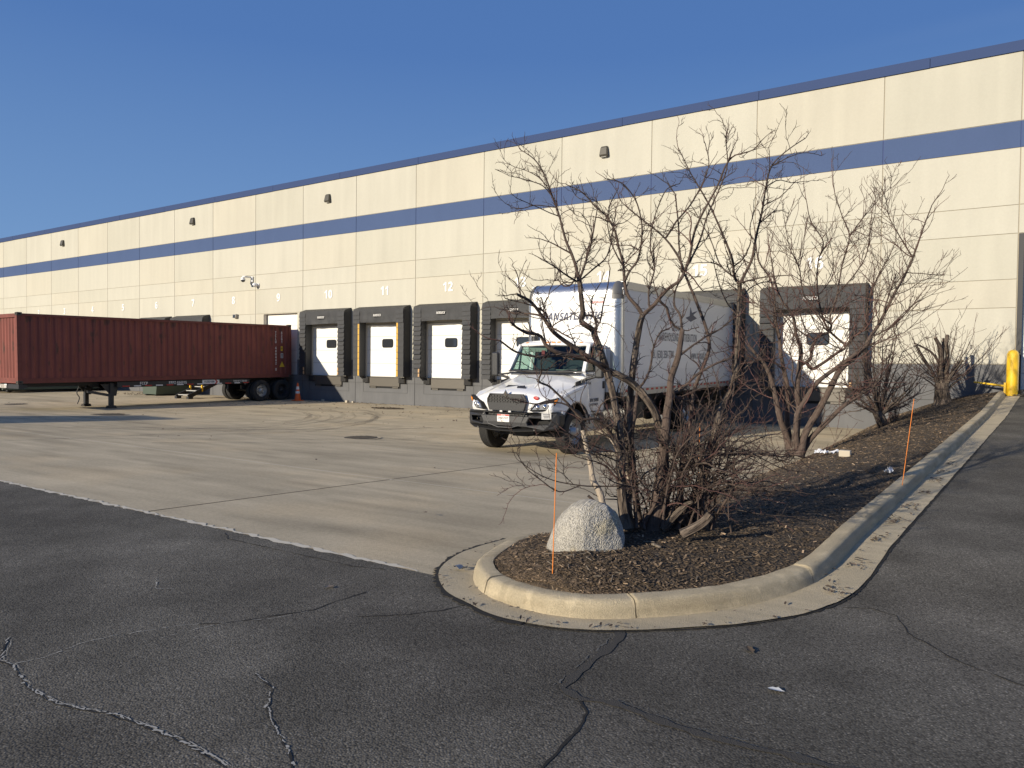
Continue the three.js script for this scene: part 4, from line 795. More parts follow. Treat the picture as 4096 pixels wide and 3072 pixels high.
// ------------------------------------------------------------------ white box truck backed into dock fifteen
{
  const t = thing('box_truck', 'white box truck with a black grille backed into the dock', 'truck', null, bayC(15), court(13.95), 13.95);
  t.rotation.x = 0.016;                                     // local +z is the truck's nose, x = +1 its driver side
  const V = (x, y, z) => new THREE.Vector3(x, y, z);
  // --- bonnet
  const prof = new THREE.CatmullRomCurve3([[.93, .93], [.955, 1.08], [.945, 1.22], [.90, 1.315], [.80, 1.375], [.5, 1.465], [0, 1.585], [-.35, 1.675], [-.60, 1.74]].map(p => V(0, p[1], p[0])), false, 'centripetal');
  const hood = gridGeo(40, 46, (u, v) => {
    const x = (u * 2 - 1), p = prof.getPoint(v), ax = Math.abs(x), nose = sstep(-0.5, 0.9, p.z);
    const drop = 1 - (0.20 + 0.16 * nose) * Math.pow(ax, 2.6), ridge = 0.012 * Math.exp(-Math.pow((ax - 0.56) / 0.07, 2)) * sstep(0.86, 0.6, p.z);
    return [x * lerp(0.985, 1.0, nose), 0.93 + (p.y - 0.93) * drop + ridge, p.z - 0.16 * nose * Math.pow(ax, 2.4)];
  });
  { const ix = hood.index.array; for (let i = 0; i < ix.length; i += 3) { const a = ix[i]; ix[i] = ix[i + 1]; ix[i + 1] = a; } }
  { const n = hood.clone(); n.computeVertexNormals(); let s = 0; for (let i = 0; i < n.attributes.normal.count; i++) s += n.attributes.normal.getY(i); if (s < 0) { const ix = hood.index.array; for (let i = 0; i < ix.length; i += 3) { const a = ix[i]; ix[i] = ix[i + 1]; ix[i + 1] = a; } } hood.computeVertexNormals(); }
  const hoodM = mesh('bonnet', hood, M.truckWhite, t);
  mesh('bonnet_vent', [extr([[0, 0], [0.28, 0.03], [0.3, 0.09], [0.06, 0.1]], 0.02).rotateX(-0.9).rotateY(0.25).translate(-0.30, 1.40, 0.62), extr([[0, 0], [0.24, 0.0], [0.16, 0.1], [-0.02, 0.08]], 0.02).rotateX(-0.9).translate(0.05, 1.40, 0.66)], M.plastic, hoodM);
  // --- wings with wheel arches
  const arch = []; for (let i = 0; i <= 14; i++) { const a = (168 - i * (168 - 22) / 14) * PI / 180; arch.push([0.62 * Math.cos(a), 0.485 + 0.62 * Math.sin(a)]); }
  const wing = [[-0.66, 0.66], ...arch, [0.60, 0.93], [0.83, 0.93], [0.865, 1.0], [0.84, 1.12], [0.72, 1.22], [0.45, 1.32], [0.1, 1.40], [-0.3, 1.46], [-0.62, 1.5]];
  for (const s of [-1, 1]) {
    const g = extr(wing, 0.17, 0.055, 4).rotateY(-PI / 2).translate(s > 0 ? 1.115 : -0.945, 0, 0);
    const p = g.attributes.position; for (let i = 0; i < p.count; i++) { const z = p.getZ(i), y = p.getY(i); p.setX(i, p.getX(i) - s * (0.16 * sstep(0.35, 0.95, z) + 0.05 * sstep(1.15, 1.5, y))); } g.computeVertexNormals();
    const w = mesh('wing', g, M.truckWhite, t);
    mesh('arch_lip', tube(arch.map(a => V(s * 1.14, a[1], a[0])), 0.02, 30, 6), M.plastic, w);
    mesh('wheel_well', new THREE.CylinderGeometry(0.6, 0.6, 0.36, 24, 1, true, PI * 0.08, PI * 0.84).rotateZ(PI / 2).translate(s * 0.9, 0.5, 0), M.black, w);
    // headlamp
    const hl = new THREE.Group(); hl.name = 'headlight'; hl.position.set(s * 0.56, 0.965, 0.965); hl.rotation.y = s * 0.50; hl.scale.set(1.12, 1.2, 1.1); t.add(hl);
    const flip = a => a.map(q => [q[0] * s, q[1]]), ord = a => s > 0 ? flip(a) : flip(a).reverse();
    mesh('housing', extr(ord([[0, 0], [0.36, 0.005], [0.47, 0.09], [0.56, 0.235], [0.30, 0.185], [0.10, 0.12]]), 0.07, 0.012, 2).translate(0, 0, -0.02), M.black, hl);
    mesh('lamp_lens', extr(ord([[0.05, 0.02], [0.33, 0.025], [0.40, 0.10], [0.25, 0.15], [0.12, 0.1]]), 0.03, 0.015, 2).translate(0, 0, 0.045), M.lampClear, hl);
    mesh('turn_signal', extr(ord([[0.465, 0.125], [0.49, 0.13], [0.535, 0.21], [0.47, 0.185]]), 0.02, 0.008, 2).translate(0, 0, 0.05), M.amber, hl);
    mesh('projector', [new THREE.SphereGeometry(0.045, 14, 10).translate(s * 0.16, 0.07, 0.07), new THREE.SphereGeometry(0.045, 14, 10).translate(s * 0.29, 0.08, 0.07)], M.chrome, hl);
  }
  mesh('side_vent', [extr([[0, 0], [0.30, 0.06], [0.34, 0.15], [0.02, 0.10]], 0.02).rotateY(PI / 2).translate(0.985, 1.44, -0.2), extr([[0, 0], [0.30, 0.06], [0.34, 0.15], [0.02, 0.10]], 0.02).rotateY(PI / 2).translate(-1.005, 1.44, -0.2)], M.plastic, t);
  mesh('badge_oval', new THREE.SphereGeometry(0.07, 16, 8).scale(1.1, 0.65, 0.25).translate(0.66, 1.225, 0.87), M.decalRed, t);
  mesh('model_badge', squeeze(text('MV', 0.085, 0.012), 1.1).rotateY(PI / 2).translate(1.03, 1.56, -0.5), M.capGrey, t);
  // --- grille
  const gx = y => y > 1.2 ? lerp(0.50, 0.41, (y - 1.2) / 0.12) : lerp(0.44, 0.50, clamp((y - 0.95) / 0.2)), gr = [[-0.44, 0.95], [0.44, 0.95], [0.5, 1.12], [0.5, 1.2], [0.43, 1.31], [-0.43, 1.31], [-0.5, 1.2], [-0.5, 1.12]], inn = gr.map(p => [p[0] * 0.945, 1.13 + (p[1] - 1.13) * 0.9]);
  mesh('grille_frame', extr(gr, 0.03, 0.012, 2, [inn.slice().reverse()]).translate(0, 0, 0.968), M.plastic, t);
  mesh('grille_backing', extr(inn, 0.006).translate(0, 0, 0.968), M.black, t);
  const bars = []; for (let i = -11; i <= 11; i++) { const x = i * 0.0413; let y0 = 0.965, y1 = 1.295; while (y1 > y0 && Math.abs(x) > gx(y1) * 0.945) y1 -= 0.01; while (y1 > y0 && Math.abs(x) > gx(y0) * 0.945) y0 += 0.01; if (y1 - y0 < 0.05) continue; bars.push(bx(0.012, y1 - y0, 0.016, x, (y0 + y1) / 2, 0.984)); for (let y = y0 + 0.02 + (i & 1 ? 0.03 : 0); y < y1 - 0.01; y += 0.06) bars.push(bx(0.03, 0.012, 0.016, x + 0.02, y, 0.984)); }
  mesh('grille_mesh', bars, M.grille, t);
  const em = mesh('emblem', extr([[0, -0.085], [0.055, 0], [0, 0.085], [-0.055, 0]], 0.02, 0.008, 2).translate(0, 1.315, 1.0), M.chrome, t);
  mesh('emblem_face', extr([[0, -0.055], [0.035, 0], [0, 0.055], [-0.035, 0]], 0.006).translate(0, 1.315, 1.029), M.casting, em);
  // --- bumper
  {
    const hole1 = [[-0.50, 0.905], [-0.40, 0.69], [-0.16, 0.625], [0.16, 0.625], [0.40, 0.69], [0.50, 0.905]], fog = s => { const a = [[0.56, 0.72], [0.58, 0.67], [0.98, 0.70], [1.03, 0.80], [0.62, 0.82]].map(q => [q[0] * s, q[1]]); return a; };
    const g = extr([[-1.12, 0.60], [-0.9, 0.555], [-0.3, 0.52], [0.3, 0.52], [0.9, 0.555], [1.12, 0.60], [1.17, 0.70], [1.17, 0.88], [1.12, 0.925], [-1.12, 0.925], [-1.17, 0.88], [-1.17, 0.70]], 0.16, 0.025, 3, [hole1, fog(1), fog(-1)]).translate(0, 0, 0.90);
    const p = g.attributes.position; for (let i = 0; i < p.count; i++) { const ax = Math.abs(p.getX(i)); p.setZ(i, p.getZ(i) - 0.34 * Math.pow(Math.max(0, ax - 0.45) / 0.72, 2)); } g.computeVertexNormals();
    const bm = mesh('bumper', g, M.plastic, t);
    mesh('fog_pocket', [bx(0.5, 0.2, 0.02, 0.8, 0.75, 0.80).rotateY(0), bx(0.3, 0.2, 0.02, -0.65, 0.75, 0.84)], M.black, bm);
    const lb = []; for (let i = -14; i <= 14; i++) { const x = i * 0.034, y0 = Math.abs(x) < 0.16 ? 0.63 : lerp(0.63, 0.70, (Math.abs(x) - 0.16) / 0.26); if (Math.abs(x) < 0.46) { lb.push(bx(0.012, 0.9 - y0, 0.014, x, (0.9 + y0) / 2, 1.0)); for (let y = y0 + 0.03 + (i & 1 ? 0.03 : 0); y < 0.89; y += 0.06) lb.push(bx(0.024, 0.012, 0.014, x + 0.016, y, 1.0)); } }
    mesh('lower_grille', lb, M.grille, bm); mesh('lower_backing', bb(-0.5, 0.5, 0.6, 0.92, 0.955, 0.97), M.black, bm);
    mesh('bumper_bolt', [[-0.55, 0.87], [0.55, 0.87], [-0.72, 0.58], [0.72, 0.58]].map(([x, y]) => cyl(0.014, 0.014, 0.02, x, y, 1.075 - 0.34 * Math.pow(Math.max(0, Math.abs(x) - 0.45) / 0.72, 2), 'z', 10)), M.chrome, bm);
    mesh('tow_hook', [rb(0.08, 0.05, 0.06, -0.12, 0.935, 1.0, 0.015), rb(0.08, 0.05, 0.06, 0.1, 0.935, 1.0, 0.015)], M.aluDull, bm);
    const cv = document.createElement('canvas'); cv.width = 240; cv.height = 120; const k = cv.getContext('2d');
    k.fillStyle = '#e9e6df'; k.fillRect(0, 0, 240, 120); k.fillStyle = '#b5453a'; k.fillRect(0, 0, 240, 24); k.fillStyle = '#f4efe6'; k.font = 'bold 19px sans-serif'; k.textAlign = 'center'; k.fillText('INDIANA', 120, 19);
    k.fillStyle = '#2a2a30'; k.font = 'bold 54px sans-serif'; k.fillText('3965107', 120, 80); k.fillStyle = '#b5453a'; k.font = 'bold 15px sans-serif'; k.fillText('Hoosier', 120, 108);
    const ct = new THREE.CanvasTexture(cv); ct.colorSpace = THREE.SRGBColorSpace;
    mesh('licence_plate', new THREE.PlaneGeometry(0.305, 0.153).translate(-0.02, 0.80, 1.088), std({ map: ct, roughness: 0.45 }), bm); mesh('plate_back', bb(-0.175, 0.135, 0.72, 0.88, 1.075, 1.085), M.decalWhite, bm);
    const st = mesh('white_sticker', new THREE.PlaneGeometry(0.2, 0.13).rotateY(0.62).translate(0.955, 0.87, 0.935), M.decalWhite, bm);
    mesh('sticker_print', [0, 1, 2].map(i => bx(0.14 - i * 0.02, 0.012, 0.002, 0, 0.035 - i * 0.032, 0.003).rotateY(0.62).translate(0.955, 0.87, 0.935)), M.textGrey, st);
  }
  // --- cab
  const ring = (y, zf, zb, hw, r) => { const o = [], zc = (zf + zb) / 2, hd = (zf - zb) / 2; for (let i = 0; i < 48; i++) { const a = i / 48 * 2 * PI, c = Math.cos(a), s = Math.sin(a), e = 2 / r, q = Math.pow(Math.pow(Math.abs(c), r) + Math.pow(Math.abs(s), r), -1 / r); o.push([hw * c * q, y, zc + hd * s * q]); } return o; };
  const loft = (rs, cap) => { const g = gridGeo(48, rs.length - 1, (u, v) => { const r = rs[Math.round(v * (rs.length - 1))]; return r[Math.round(u * 48) % 48]; }); const n = g.attributes.normal; let s = 0; for (let i = 0; i < n.count; i++) s += n.getX(i) * g.attributes.position.getX(i); if (s < 0) { const ix = g.index.array; for (let i = 0; i < ix.length; i += 3) { const a = ix[i]; ix[i] = ix[i + 1]; ix[i + 1] = a; } g.computeVertexNormals(); } return g; };
  mesh('cab_body', loft([ring(0.80, -0.56, -1.62, 1.0, 9), ring(0.84, -0.55, -1.64, 1.04, 9), ring(1.25, -0.55, -1.65, 1.06, 9), ring(1.62, -0.54, -1.65, 1.06, 9), ring(1.74, -0.53, -1.65, 1.045, 9), ring(1.765, -0.55, -1.64, 1.02, 9), ring(1.765, -0.62, -1.58, 0.95, 9)]), M.truckWhite, t);
  mesh('cab_floor', bb(-0.98, 0.98, 0.8, 0.84, -1.6, -0.58), M.interior, t);
  mesh('cab_roof', loft([ring(2.325, -0.955, -1.645, 0.935, 8), ring(2.36, -0.90, -1.66, 0.955, 7), ring(2.40, -0.91, -1.66, 0.95, 6), ring(2.44, -0.97, -1.62, 0.90, 5), ring(2.468, -1.08, -1.55, 0.80, 4), ring(2.478, -1.25, -1.4, 0.5, 3), ring(2.479, -1.3, -1.32, 0.05, 2)]), M.truckWhite, t);
  mesh('roof_lining', bb(-0.9, 0.9, 2.32, 2.335, -1.6, -0.98), M.interior, t);
  for (const s of [-1, 1]) {
    mesh('windscreen_pillar', [bar(V(s * 0.995, 1.74, -0.60), V(s * 0.915, 2.36, -0.985), 0.075, 0.10)], M.truckWhite, t);
    mesh('rear_pillar', [bar(V(s * 1.025, 1.74, -1.57), V(s * 0.925, 2.36, -1.57), 0.07, 0.16)], M.truckWhite, t);
    mesh('side_window', gridGeo(6, 6, (u, v) => [s * lerp(1.022, 0.935, v), lerp(1.765, 2.33, v), lerp(lerp(-0.64, -1.0, v), -1.5, u)], (p, u, v) => [u, v]), M.glass, t);
    mesh('window_seal', [bar(V(s * 1.035, 1.775, -0.64), V(s * 1.035, 1.775, -1.5), 0.03, 0.03), bar(V(s * 1.03, 1.775, -1.06), V(s * 0.945, 2.33, -1.06), 0.025, 0.035)], M.plastic, t);
    // door shut lines, handle, mirror
    const dg = new THREE.Group(); dg.name = 'door'; t.add(dg);
    mesh('shut_line', [bx(0.006, 0.85, 0.012, s * 1.062, 1.28, -0.60), bx(0.006, 0.85, 0.012, s * 1.062, 1.28, -1.52), bx(0.006, 0.012, 0.92, s * 1.058, 0.86, -1.06)], M.black, dg);
    mesh('handle', rb(0.03, 0.17, 0.09, s * 1.068, 1.45, -1.42, 0.02), M.plastic, dg);
    mesh('door_lettering', [squeeze(text('IFTA', 0.05, 0.002), 0.9).rotateY(s * PI / 2).translate(s * 1.062, 1.5, -0.75), squeeze(text('GVW 26000', 0.075, 0.002), 0.85).rotateY(s * PI / 2).translate(s * 1.062, 1.12, -0.95), squeeze(text('US DOT 306295', 0.05, 0.002), 0.85).rotateY(s * PI / 2).translate(s * 1.062, 1.02, -0.95)], M.textGrey, dg);
    const mg = new THREE.Group(); mg.name = 'mirror'; t.add(mg);
    const mx = s * (s > 0 ? 1.35 : 1.44);
    mesh('mirror_housing', rb(0.20, 0.58, 0.13, mx, 1.91, -0.66, 0.05, 3), M.plastic, mg); mesh('mirror_glass', rb(0.16, 0.5, 0.01, mx, 1.92, -0.728, 0.004), M.chrome, mg);
    mesh('mirror_arm', [rod(V(s * 1.02, 1.70, -0.66), V(mx, 1.66, -0.66), 0.022), rod(V(s * 0.98, 1.58, -0.62), V(mx, 1.68, -0.66), 0.03)], M.plastic, mg);
    mesh('step', [rb(0.12, 0.05, 0.5, s * 0.98, 0.45, -0.95, 0.01), rb(0.12, 0.05, 0.5, s * 1.0, 0.72, -0.95, 0.01), bb(s * 0.92 - 0.02, s * 0.92 + 0.02, 0.42, 0.8, -1.2, -0.7)], M.aluDull, t);
  }
  mesh('windscreen', gridGeo(16, 8, (u, v) => { const x = u * 2 - 1; return [x * lerp(0.965, 0.885, v), lerp(1.755, 2.34, v), lerp(-0.50, -0.90, v) - 0.075 * x * x]; }, (p, u, v) => [u, v]), M.glass, t);
  mesh('windscreen_seal', [tube([V(-0.97, 1.765, -0.575), V(-0.5, 1.752, -0.51), V(0, 1.75, -0.49), V(0.5, 1.752, -0.51), V(0.97, 1.765, -0.575)], 0.022, 20, 6), tube([V(-0.88, 2.335, -0.975), V(0, 2.345, -0.9), V(0.88, 2.335, -0.975)], 0.018, 16, 6)], M.plastic, t);
  mesh('cowl', gridGeo(16, 3, (u, v) => { const x = u * 2 - 1; return [x * 0.97, lerp(1.70, 1.752, v), lerp(-0.36, -0.51, v) - 0.1 * x * x]; }), M.plastic, t);
  mesh('wiper', [rod(V(-0.55, 1.765, -0.47), V(0.1, 1.80, -0.515), 0.01), rod(V(0.35, 1.765, -0.47), V(0.85, 1.815, -0.57), 0.01)], M.plastic, t);
  mesh('cab_rear_wall', bb(-0.93, 0.93, 1.74, 2.34, -1.645, -1.61), M.interior, t);
  mesh('dashboard', [rb(1.86, 0.16, 0.34, 0, 1.70, -0.80, 0.05)], M.interior, t);
  const sw = mesh('steering_wheel', new THREE.TorusGeometry(0.21, 0.017, 8, 28).rotateX(-0.85).translate(0.44, 1.76, -1.0), M.interior, t);
  mesh('spoke', [rod(V(0.25, 1.75, -1.0), V(0.63, 1.75, -1.0), 0.015)], M.interior, sw);
  for (const x of [-0.45, 0.44]) { const st = mesh('seat', [rb(0.52, 0.8, 0.15, x, 1.62, -1.42, 0.06, 3), rb(0.5, 0.14, 0.5, x, 1.28, -1.2, 0.05)], M.seat, t); mesh('headrest', rb(0.28, 0.2, 0.11, x, 2.08, -1.44, 0.05, 3), M.seat, st); }
  mesh('hanging_tag', rb(0.09, 0.16, 0.01, -0.28, 2.16, -0.95, 0.004), M.decalRed, t); mesh('sun_visor', rb(0.5, 0.13, 0.02, -0.45, 2.27, -1.0, 0.008), M.frameGrey, t);
  mesh('dash_papers', bb(0.2, 0.75, 1.785, 1.80, -0.9, -0.72), M.frameGrey, t);
  for (const x of [-0.72, -0.15, 0, 0.15, 0.72]) { const mm = mesh('marker_light', new THREE.SphereGeometry(0.06, 14, 8).scale(1, 0.42, 0.8).translate(x, 2.425 - 0.02 * Math.abs(x), -0.965 - 0.03 * x * x), M.amber, t); }
  mesh('exhaust_stack', cyl(0.09, 0.09, 0.7, -0.98, 2.25, -1.69, 'y', 16), M.plastic, t);
  // --- cargo box
  const B = new THREE.Group(); B.name = 'cargo_box'; t.add(B);
  const zf = -1.76, zr = -10.30, hw = 1.295, yb = 1.16, yt = 3.88, rc = 0.20, rt = 0.34;
  mesh('front_wall', [bb(-hw + rc, hw - rc, yb + 0.1, yt - rt, zf - 0.05, zf)], M.boxWhite, B);
  const q = (r, h) => new THREE.CylinderGeometry(r, r, h, 14, 1, true, 0, PI / 2);
  for (const s of [-1, 1]) {
    const g = q(rc, yt - rt - yb - 0.1); if (s < 0) g.rotateY(-PI / 2); mesh('corner_post', g.translate(s * (hw - rc), (yt - rt + yb + 0.1) / 2, zf - rc), M.alu, B);
    mesh('post_trim', [bb(s * (hw - rc) - 0.03, s * (hw - rc) + 0.03, yb + 0.1, yt - rt, zf, zf + 0.008), bb(s > 0 ? hw - 0.004 : -hw - 0.008, s > 0 ? hw + 0.008 : -hw + 0.004, yb + 0.1, yt - rt, zf - rc - 0.05, zf - rc)], M.aluDull, B);
    const cap = new THREE.SphereGeometry(1, 14, 10, s > 0 ? PI / 2 : 0, PI / 2, 0, PI / 2).scale(rc + 0.012, rt + 0.012, rt + 0.012); cap.translate(s * (hw - rc), yt - rt, zf - rt);
    mesh('corner_cap', [cap, q(rc + 0.012, 0.1).rotateY(s < 0 ? -PI / 2 : 0).translate(s * (hw - rc), yt - rt - 0.04, zf - rc)], M.capGrey, B);
    mesh('side_wall', bb(s > 0 ? hw - 0.05 : -hw, s > 0 ? hw : -hw + 0.05, yb + 0.15, yt - 0.17, zr + 0.12, zf - rc), M.boxSide, B);
    mesh('top_rail', [bb(s > 0 ? hw - 0.06 : -hw - 0.014, s > 0 ? hw + 0.014 : -hw + 0.06, yt - 0.19, yt - 0.012, zr, zf - rt)], M.aluDull, B);
    mesh('bottom_rail', [bb(s > 0 ? hw - 0.06 : -hw - 0.012, s > 0 ? hw + 0.012 : -hw + 0.06, yb, yb + 0.17, zr, zf - rc)], M.aluDull, B);
    mesh('rear_post', bb(s > 0 ? hw - 0.09 : -hw - 0.01, s > 0 ? hw + 0.01 : -hw + 0.09, yb, yt - 0.02, zr, zr + 0.12), M.aluDull, B);
    for (let i = 0; i < 26; i++) mesh('red_reflector', bx(0.005, 0.05, 0.15, s * (hw + 0.0145), yb + 0.125, zf - 0.4 - i * 0.30), M.decalRed, B);
    const riv = []; for (let i = 1; i < 20; i++) for (let k = 0; k < 22; k++) riv.push(bx(0.004, 0.012, 0.012, s * (hw + 0.001), yb + 0.22 + k * 0.108, zf - rc - i * 0.42)); mesh('rivet_rows', riv, M.boxSide, B);
  }
  mesh('front_radius', new THREE.CylinderGeometry(rt, rt, 2 * (hw - rc), 20, 1, true, 0, PI / 2).rotateZ(PI / 2).rotateX(0).translate(0, yt - rt, zf - rt).applyMatrix4(new THREE.Matrix4()), M.alu, B);
  mesh('front_trim', [bb(-hw + rc, hw - rc, yt - rt - 0.05, yt - rt + 0.03, zf, zf + 0.012)], M.aluDull, B);
  mesh('front_rivets', [-0.9, -0.45, 0, 0.45, 0.9].flatMap(x => Array.from({ length: 22 }, (_, k) => bx(0.01, 0.01, 0.004, x, 2.45 + k * 0.048, zf + 0.001))).concat(Array.from({ length: 40 }, (_, k) => bx(0.012, 0.012, 0.005, -1.1 + k * 0.0564, yt - rt + 0.0, zf + 0.013))), M.aluDull, B);
  mesh('roof_skin', bb(-hw + 0.02, hw - 0.02, yt - 0.02, yt - 0.002, zr, zf - rt + 0.01), M.aluDull, B);
  mesh('floor', bb(-hw + 0.05, hw - 0.05, yb + 0.02, yb + 0.16, zr + 0.02, zf - 0.06), M.blackSteel, B);
  mesh('rear_frame', [bb(-hw, hw, yt - 0.25, yt - 0.02, zr - 0.01, zr + 0.05), bb(-hw, hw, yb, yb + 0.12, zr - 0.02, zr + 0.04)], M.aluDull, B);
  mesh('roller_door', bb(-hw + 0.1, hw - 0.1, yb + 0.13, yt - 0.26, zr + 0.03, zr + 0.06), M.boxWhite, B);
  mesh('front_lettering', squeeze(text('TRANSATLANTIC', 0.185, 0.004, 'sans_bold', 4), 0.87, 1, 0.2).translate(-0.02, 3.07, zf + 0.002), M.navy, B);
  const mp = mesh('maker_plate', bb(0.55, 0.88, 3.345, 3.42, zf + 0.001, zf + 0.005), M.decalWhite, B); mesh('maker_print', [squeeze(text('MORGAN', 0.05, 0.002), 0.95, 1, 0.15).translate(0.735, 3.383, zf + 0.0055)], M.decalRed, mp); mesh('maker_star', bb(0.555, 0.60, 3.35, 3.415, zf + 0.0052, zf + 0.007), M.navy, mp);
  const sideText = (str, size, z, y, f = 'sans_bold', m = M.textGrey, sx = 0.62) => mesh('side_lettering', squeeze(text(str, size, 0.003, f), sx).rotateY(PI / 2).translate(hw + 0.001, y, z), m, B);
  mesh('side_mark', [extr([[0, 0], [0.5, 0.12], [0.2, 0.2], [0.55, 0.34], [0.1, 0.26], [-0.02, 0.42], [-0.08, 0.16], [-0.4, 0.1]], 0.003).rotateY(PI / 2).translate(hw + 0.001, 3.08, zf - 4.6)], M.navy, B); sideText('WAREHOUSING  DISTRIBUTION', 0.22, zf - 3.7, 2.62); sideText('CROSS-DOCK', 0.15, zf - 3.6, 2.86); sideText('Tel. (630) 350-7700', 0.20, zf - 2.6, 2.14); sideText('www.transatl.com', 0.20, zf - 5.4, 2.14);
  mesh('faded_patch', [bx(0.003, 1.15, 4.6, hw + 0.0005, 2.35, zf - 3.4), bx(0.003, 0.4, 1.1, hw + 0.0008, 1.6, zf - 2.3)], std({ color: rgb(0.76, 0.75, 0.725), roughness: 0.42 }), B);
  // --- chassis
  mesh('frame_rail', [bb(-0.43, -0.36, 0.62, 0.88, -9.9, 0.6), bb(0.36, 0.43, 0.62, 0.88, -9.9, 0.6), bb(-0.5, -0.3, 0.88, 1.17, -10.1, -1.8), bb(0.3, 0.5, 0.88, 1.17, -10.1, -1.8)], M.blackSteel, t);
  mesh('front_axle', [bb(-0.85, 0.85, 0.34, 0.46, -0.08, 0.08), bb(-0.2, 0.2, 0.36, 0.62, -0.3, 0.45), bb(0.36, 0.5, 0.44, 0.54, -0.7, 0.7), bb(-0.5, -0.36, 0.44, 0.54, -0.7, 0.7)], M.blackSteel, t);
  mesh('rear_axle', [cyl(0.09, 0.09, 1.7, 0, 0.485, -6.4, 'x', 14), new THREE.SphereGeometry(0.24, 16, 12).translate(0, 0.485, -6.4), bb(0.38, 0.48, 0.56, 0.68, -7.1, -5.7), bb(-0.48, -0.38, 0.56, 0.68, -7.1, -5.7)], M.blackSteel, t);
  mesh('engine_block', bb(-0.42, 0.42, 0.55, 1.25, -0.55, 0.7), M.black, t);
  for (const s of [-1, 1]) { const w = wheelOn(t, s * 1.0, 0.485, 0, 0.485, 0.26, s, M.aluDull, 'front'); wheelOn(t, s * 1.06, 0.485, -6.4, 0.485, 0.25, s, M.aluDull, 'dual'); wheelOn(t, s * 0.76, 0.485, -6.4, 0.485, 0.25, s, M.aluDull, 'dual'); mesh('mud_flap', rb(0.6, 0.75, 0.012, s * 0.92, 0.62, -7.05, 0.004), M.rubber, t); }
  mesh('fuel_tank', [cyl(0.3, 0.3, 1.1, 0.80, 0.68, -1.95, 'z', 28)], M.alu, t);
  mesh('tank_strap', [cyl(0.306, 0.306, 0.05, 0.80, 0.68, -1.65, 'z', 28), cyl(0.306, 0.306, 0.05, 0.80, 0.68, -2.25, 'z', 28)], M.blackSteel, t);
  mesh('battery_box', rb(0.5, 0.45, 0.7, -0.78, 0.68, -1.9, 0.03), M.blackSteel, t);
  mesh('side_box', rb(0.45, 0.42, 0.8, 0.88, 0.75, -3.2, 0.02), M.blackSteel, t);
  mesh('underride_bar', [bb(-1.1, 1.1, 0.5, 0.6, -10.2, -10.1), bb(-0.6, -0.5, 0.55, 1.1, -10.18, -10.1), bb(0.5, 0.6, 0.55, 1.1, -10.18, -10.1)], M.blackSteel, t);
}

// ------------------------------------------------------------------ boulder, markers, bollard, litter
{
  const g = new THREE.IcosahedronGeometry(1, 24), p = g.attributes.position, v = new THREE.Vector3();
  for (let i = 0; i < p.count; i++) {
    v.fromBufferAttribute(p, i); const n = 0.5 * fbm(v.x * 1.1 + 3, v.y * 1.1 + v.z * 0.9, 2) + 0.05 * fbm(v.x * 6, v.y * 6 + v.z * 5, 3);
    const q6 = Math.pow(Math.pow(Math.abs(v.x), 2.3) + Math.pow(Math.abs(v.y), 2.3) + Math.pow(Math.abs(v.z), 2.3), -1 / 2.3); v.multiplyScalar(q6);
    const top = clamp((v.y + 0.3) / 1.3), taper = 1 - 0.05 * Math.pow(top, 2.0);
    let x = v.x * 0.30 * taper, z = v.z * 0.27 * taper, y = v.y > 0 ? v.y * 0.41 : v.y * 0.16;
    x += 0.075 * top; y -= 0.05 * sstep(0.25, 0.9, v.x) * top; x *= 1 + 0.20 * n; z *= 1 + 0.20 * n; y *= 1 + 0.06 * n;
    { const PL = [[0.80, 0.50, 0.33, 0.345], [0.35, 0.30, 0.89, 0.262], [-0.72, 0.66, 0.22, 0.312], [0.97, -0.1, 0.22, 0.292], [0.30, 0.92, -0.25, 0.385]]; for (const [a, b, c, d] of PL) { const e = x * a + y * b + z * c - d; if (e > 0) { x -= a * e * 0.82; y -= b * e * 0.82; z -= c * e * 0.82; } } const m = 0.012 * fbm(x * 14, y * 14 + z * 11, 3); x += v.x * m; y += v.y * m; z += v.z * m; }
    p.setXYZ(i, x, y, z);
  }
  g.computeVertexNormals(); const uv = g.attributes.uv; for (let i = 0; i < p.count; i++) uv.setXY(i, p.getX(i) * 1.2 + p.getZ(i) * 0.9, p.getY(i) * 1.4 + p.getZ(i) * 0.4);
  g.rotateY(0.59);
  const b = mesh('boulder', g, M.granite); b.scale.set(1.0, 1.16, 1.0); b.position.copy(P3(-2.69, 0.12, 4.98)); b.rotation.z = -0.08;
  tag(b, 'pale speckled granite boulder at the nose of the mulch bed', 'boulder');
}
function marker(u0, v0, u1, v1, z, y0, label) {
  const base = P3(...(() => { const w = fromPixel(u0, v0, 1).sub(camera.position); const t = z / -w.z; return [w.x * t, 0, z]; })()); base.y = y0;
  const w = fromPixel(u1, v1, 1).sub(camera.position).multiplyScalar(1), t = z / -w.z, top = camera.position.clone().addScaledVector(w, t);
  tag(mesh('driveway_marker', [rod(base.clone().add(new THREE.Vector3(0, -0.1, 0)), top, 0.0035, 0.0035, 8)], M.markerOrange), label, 'driveway marker', 'thin orange driveway markers');
}
marker(2208, 2312, 2226, 1812, 4.30, 0.14, 'thin orange driveway marker in front of the boulder');
marker(3606, 1888, 3656, 1596, 9.3, mulchY(-1.05, 9.3), 'thin orange driveway marker by the straight kerb of the drive');
marker(2790, 1985, 2800, 1690, 8.6, court(8.6), 'thin orange driveway marker behind the large bare tree');
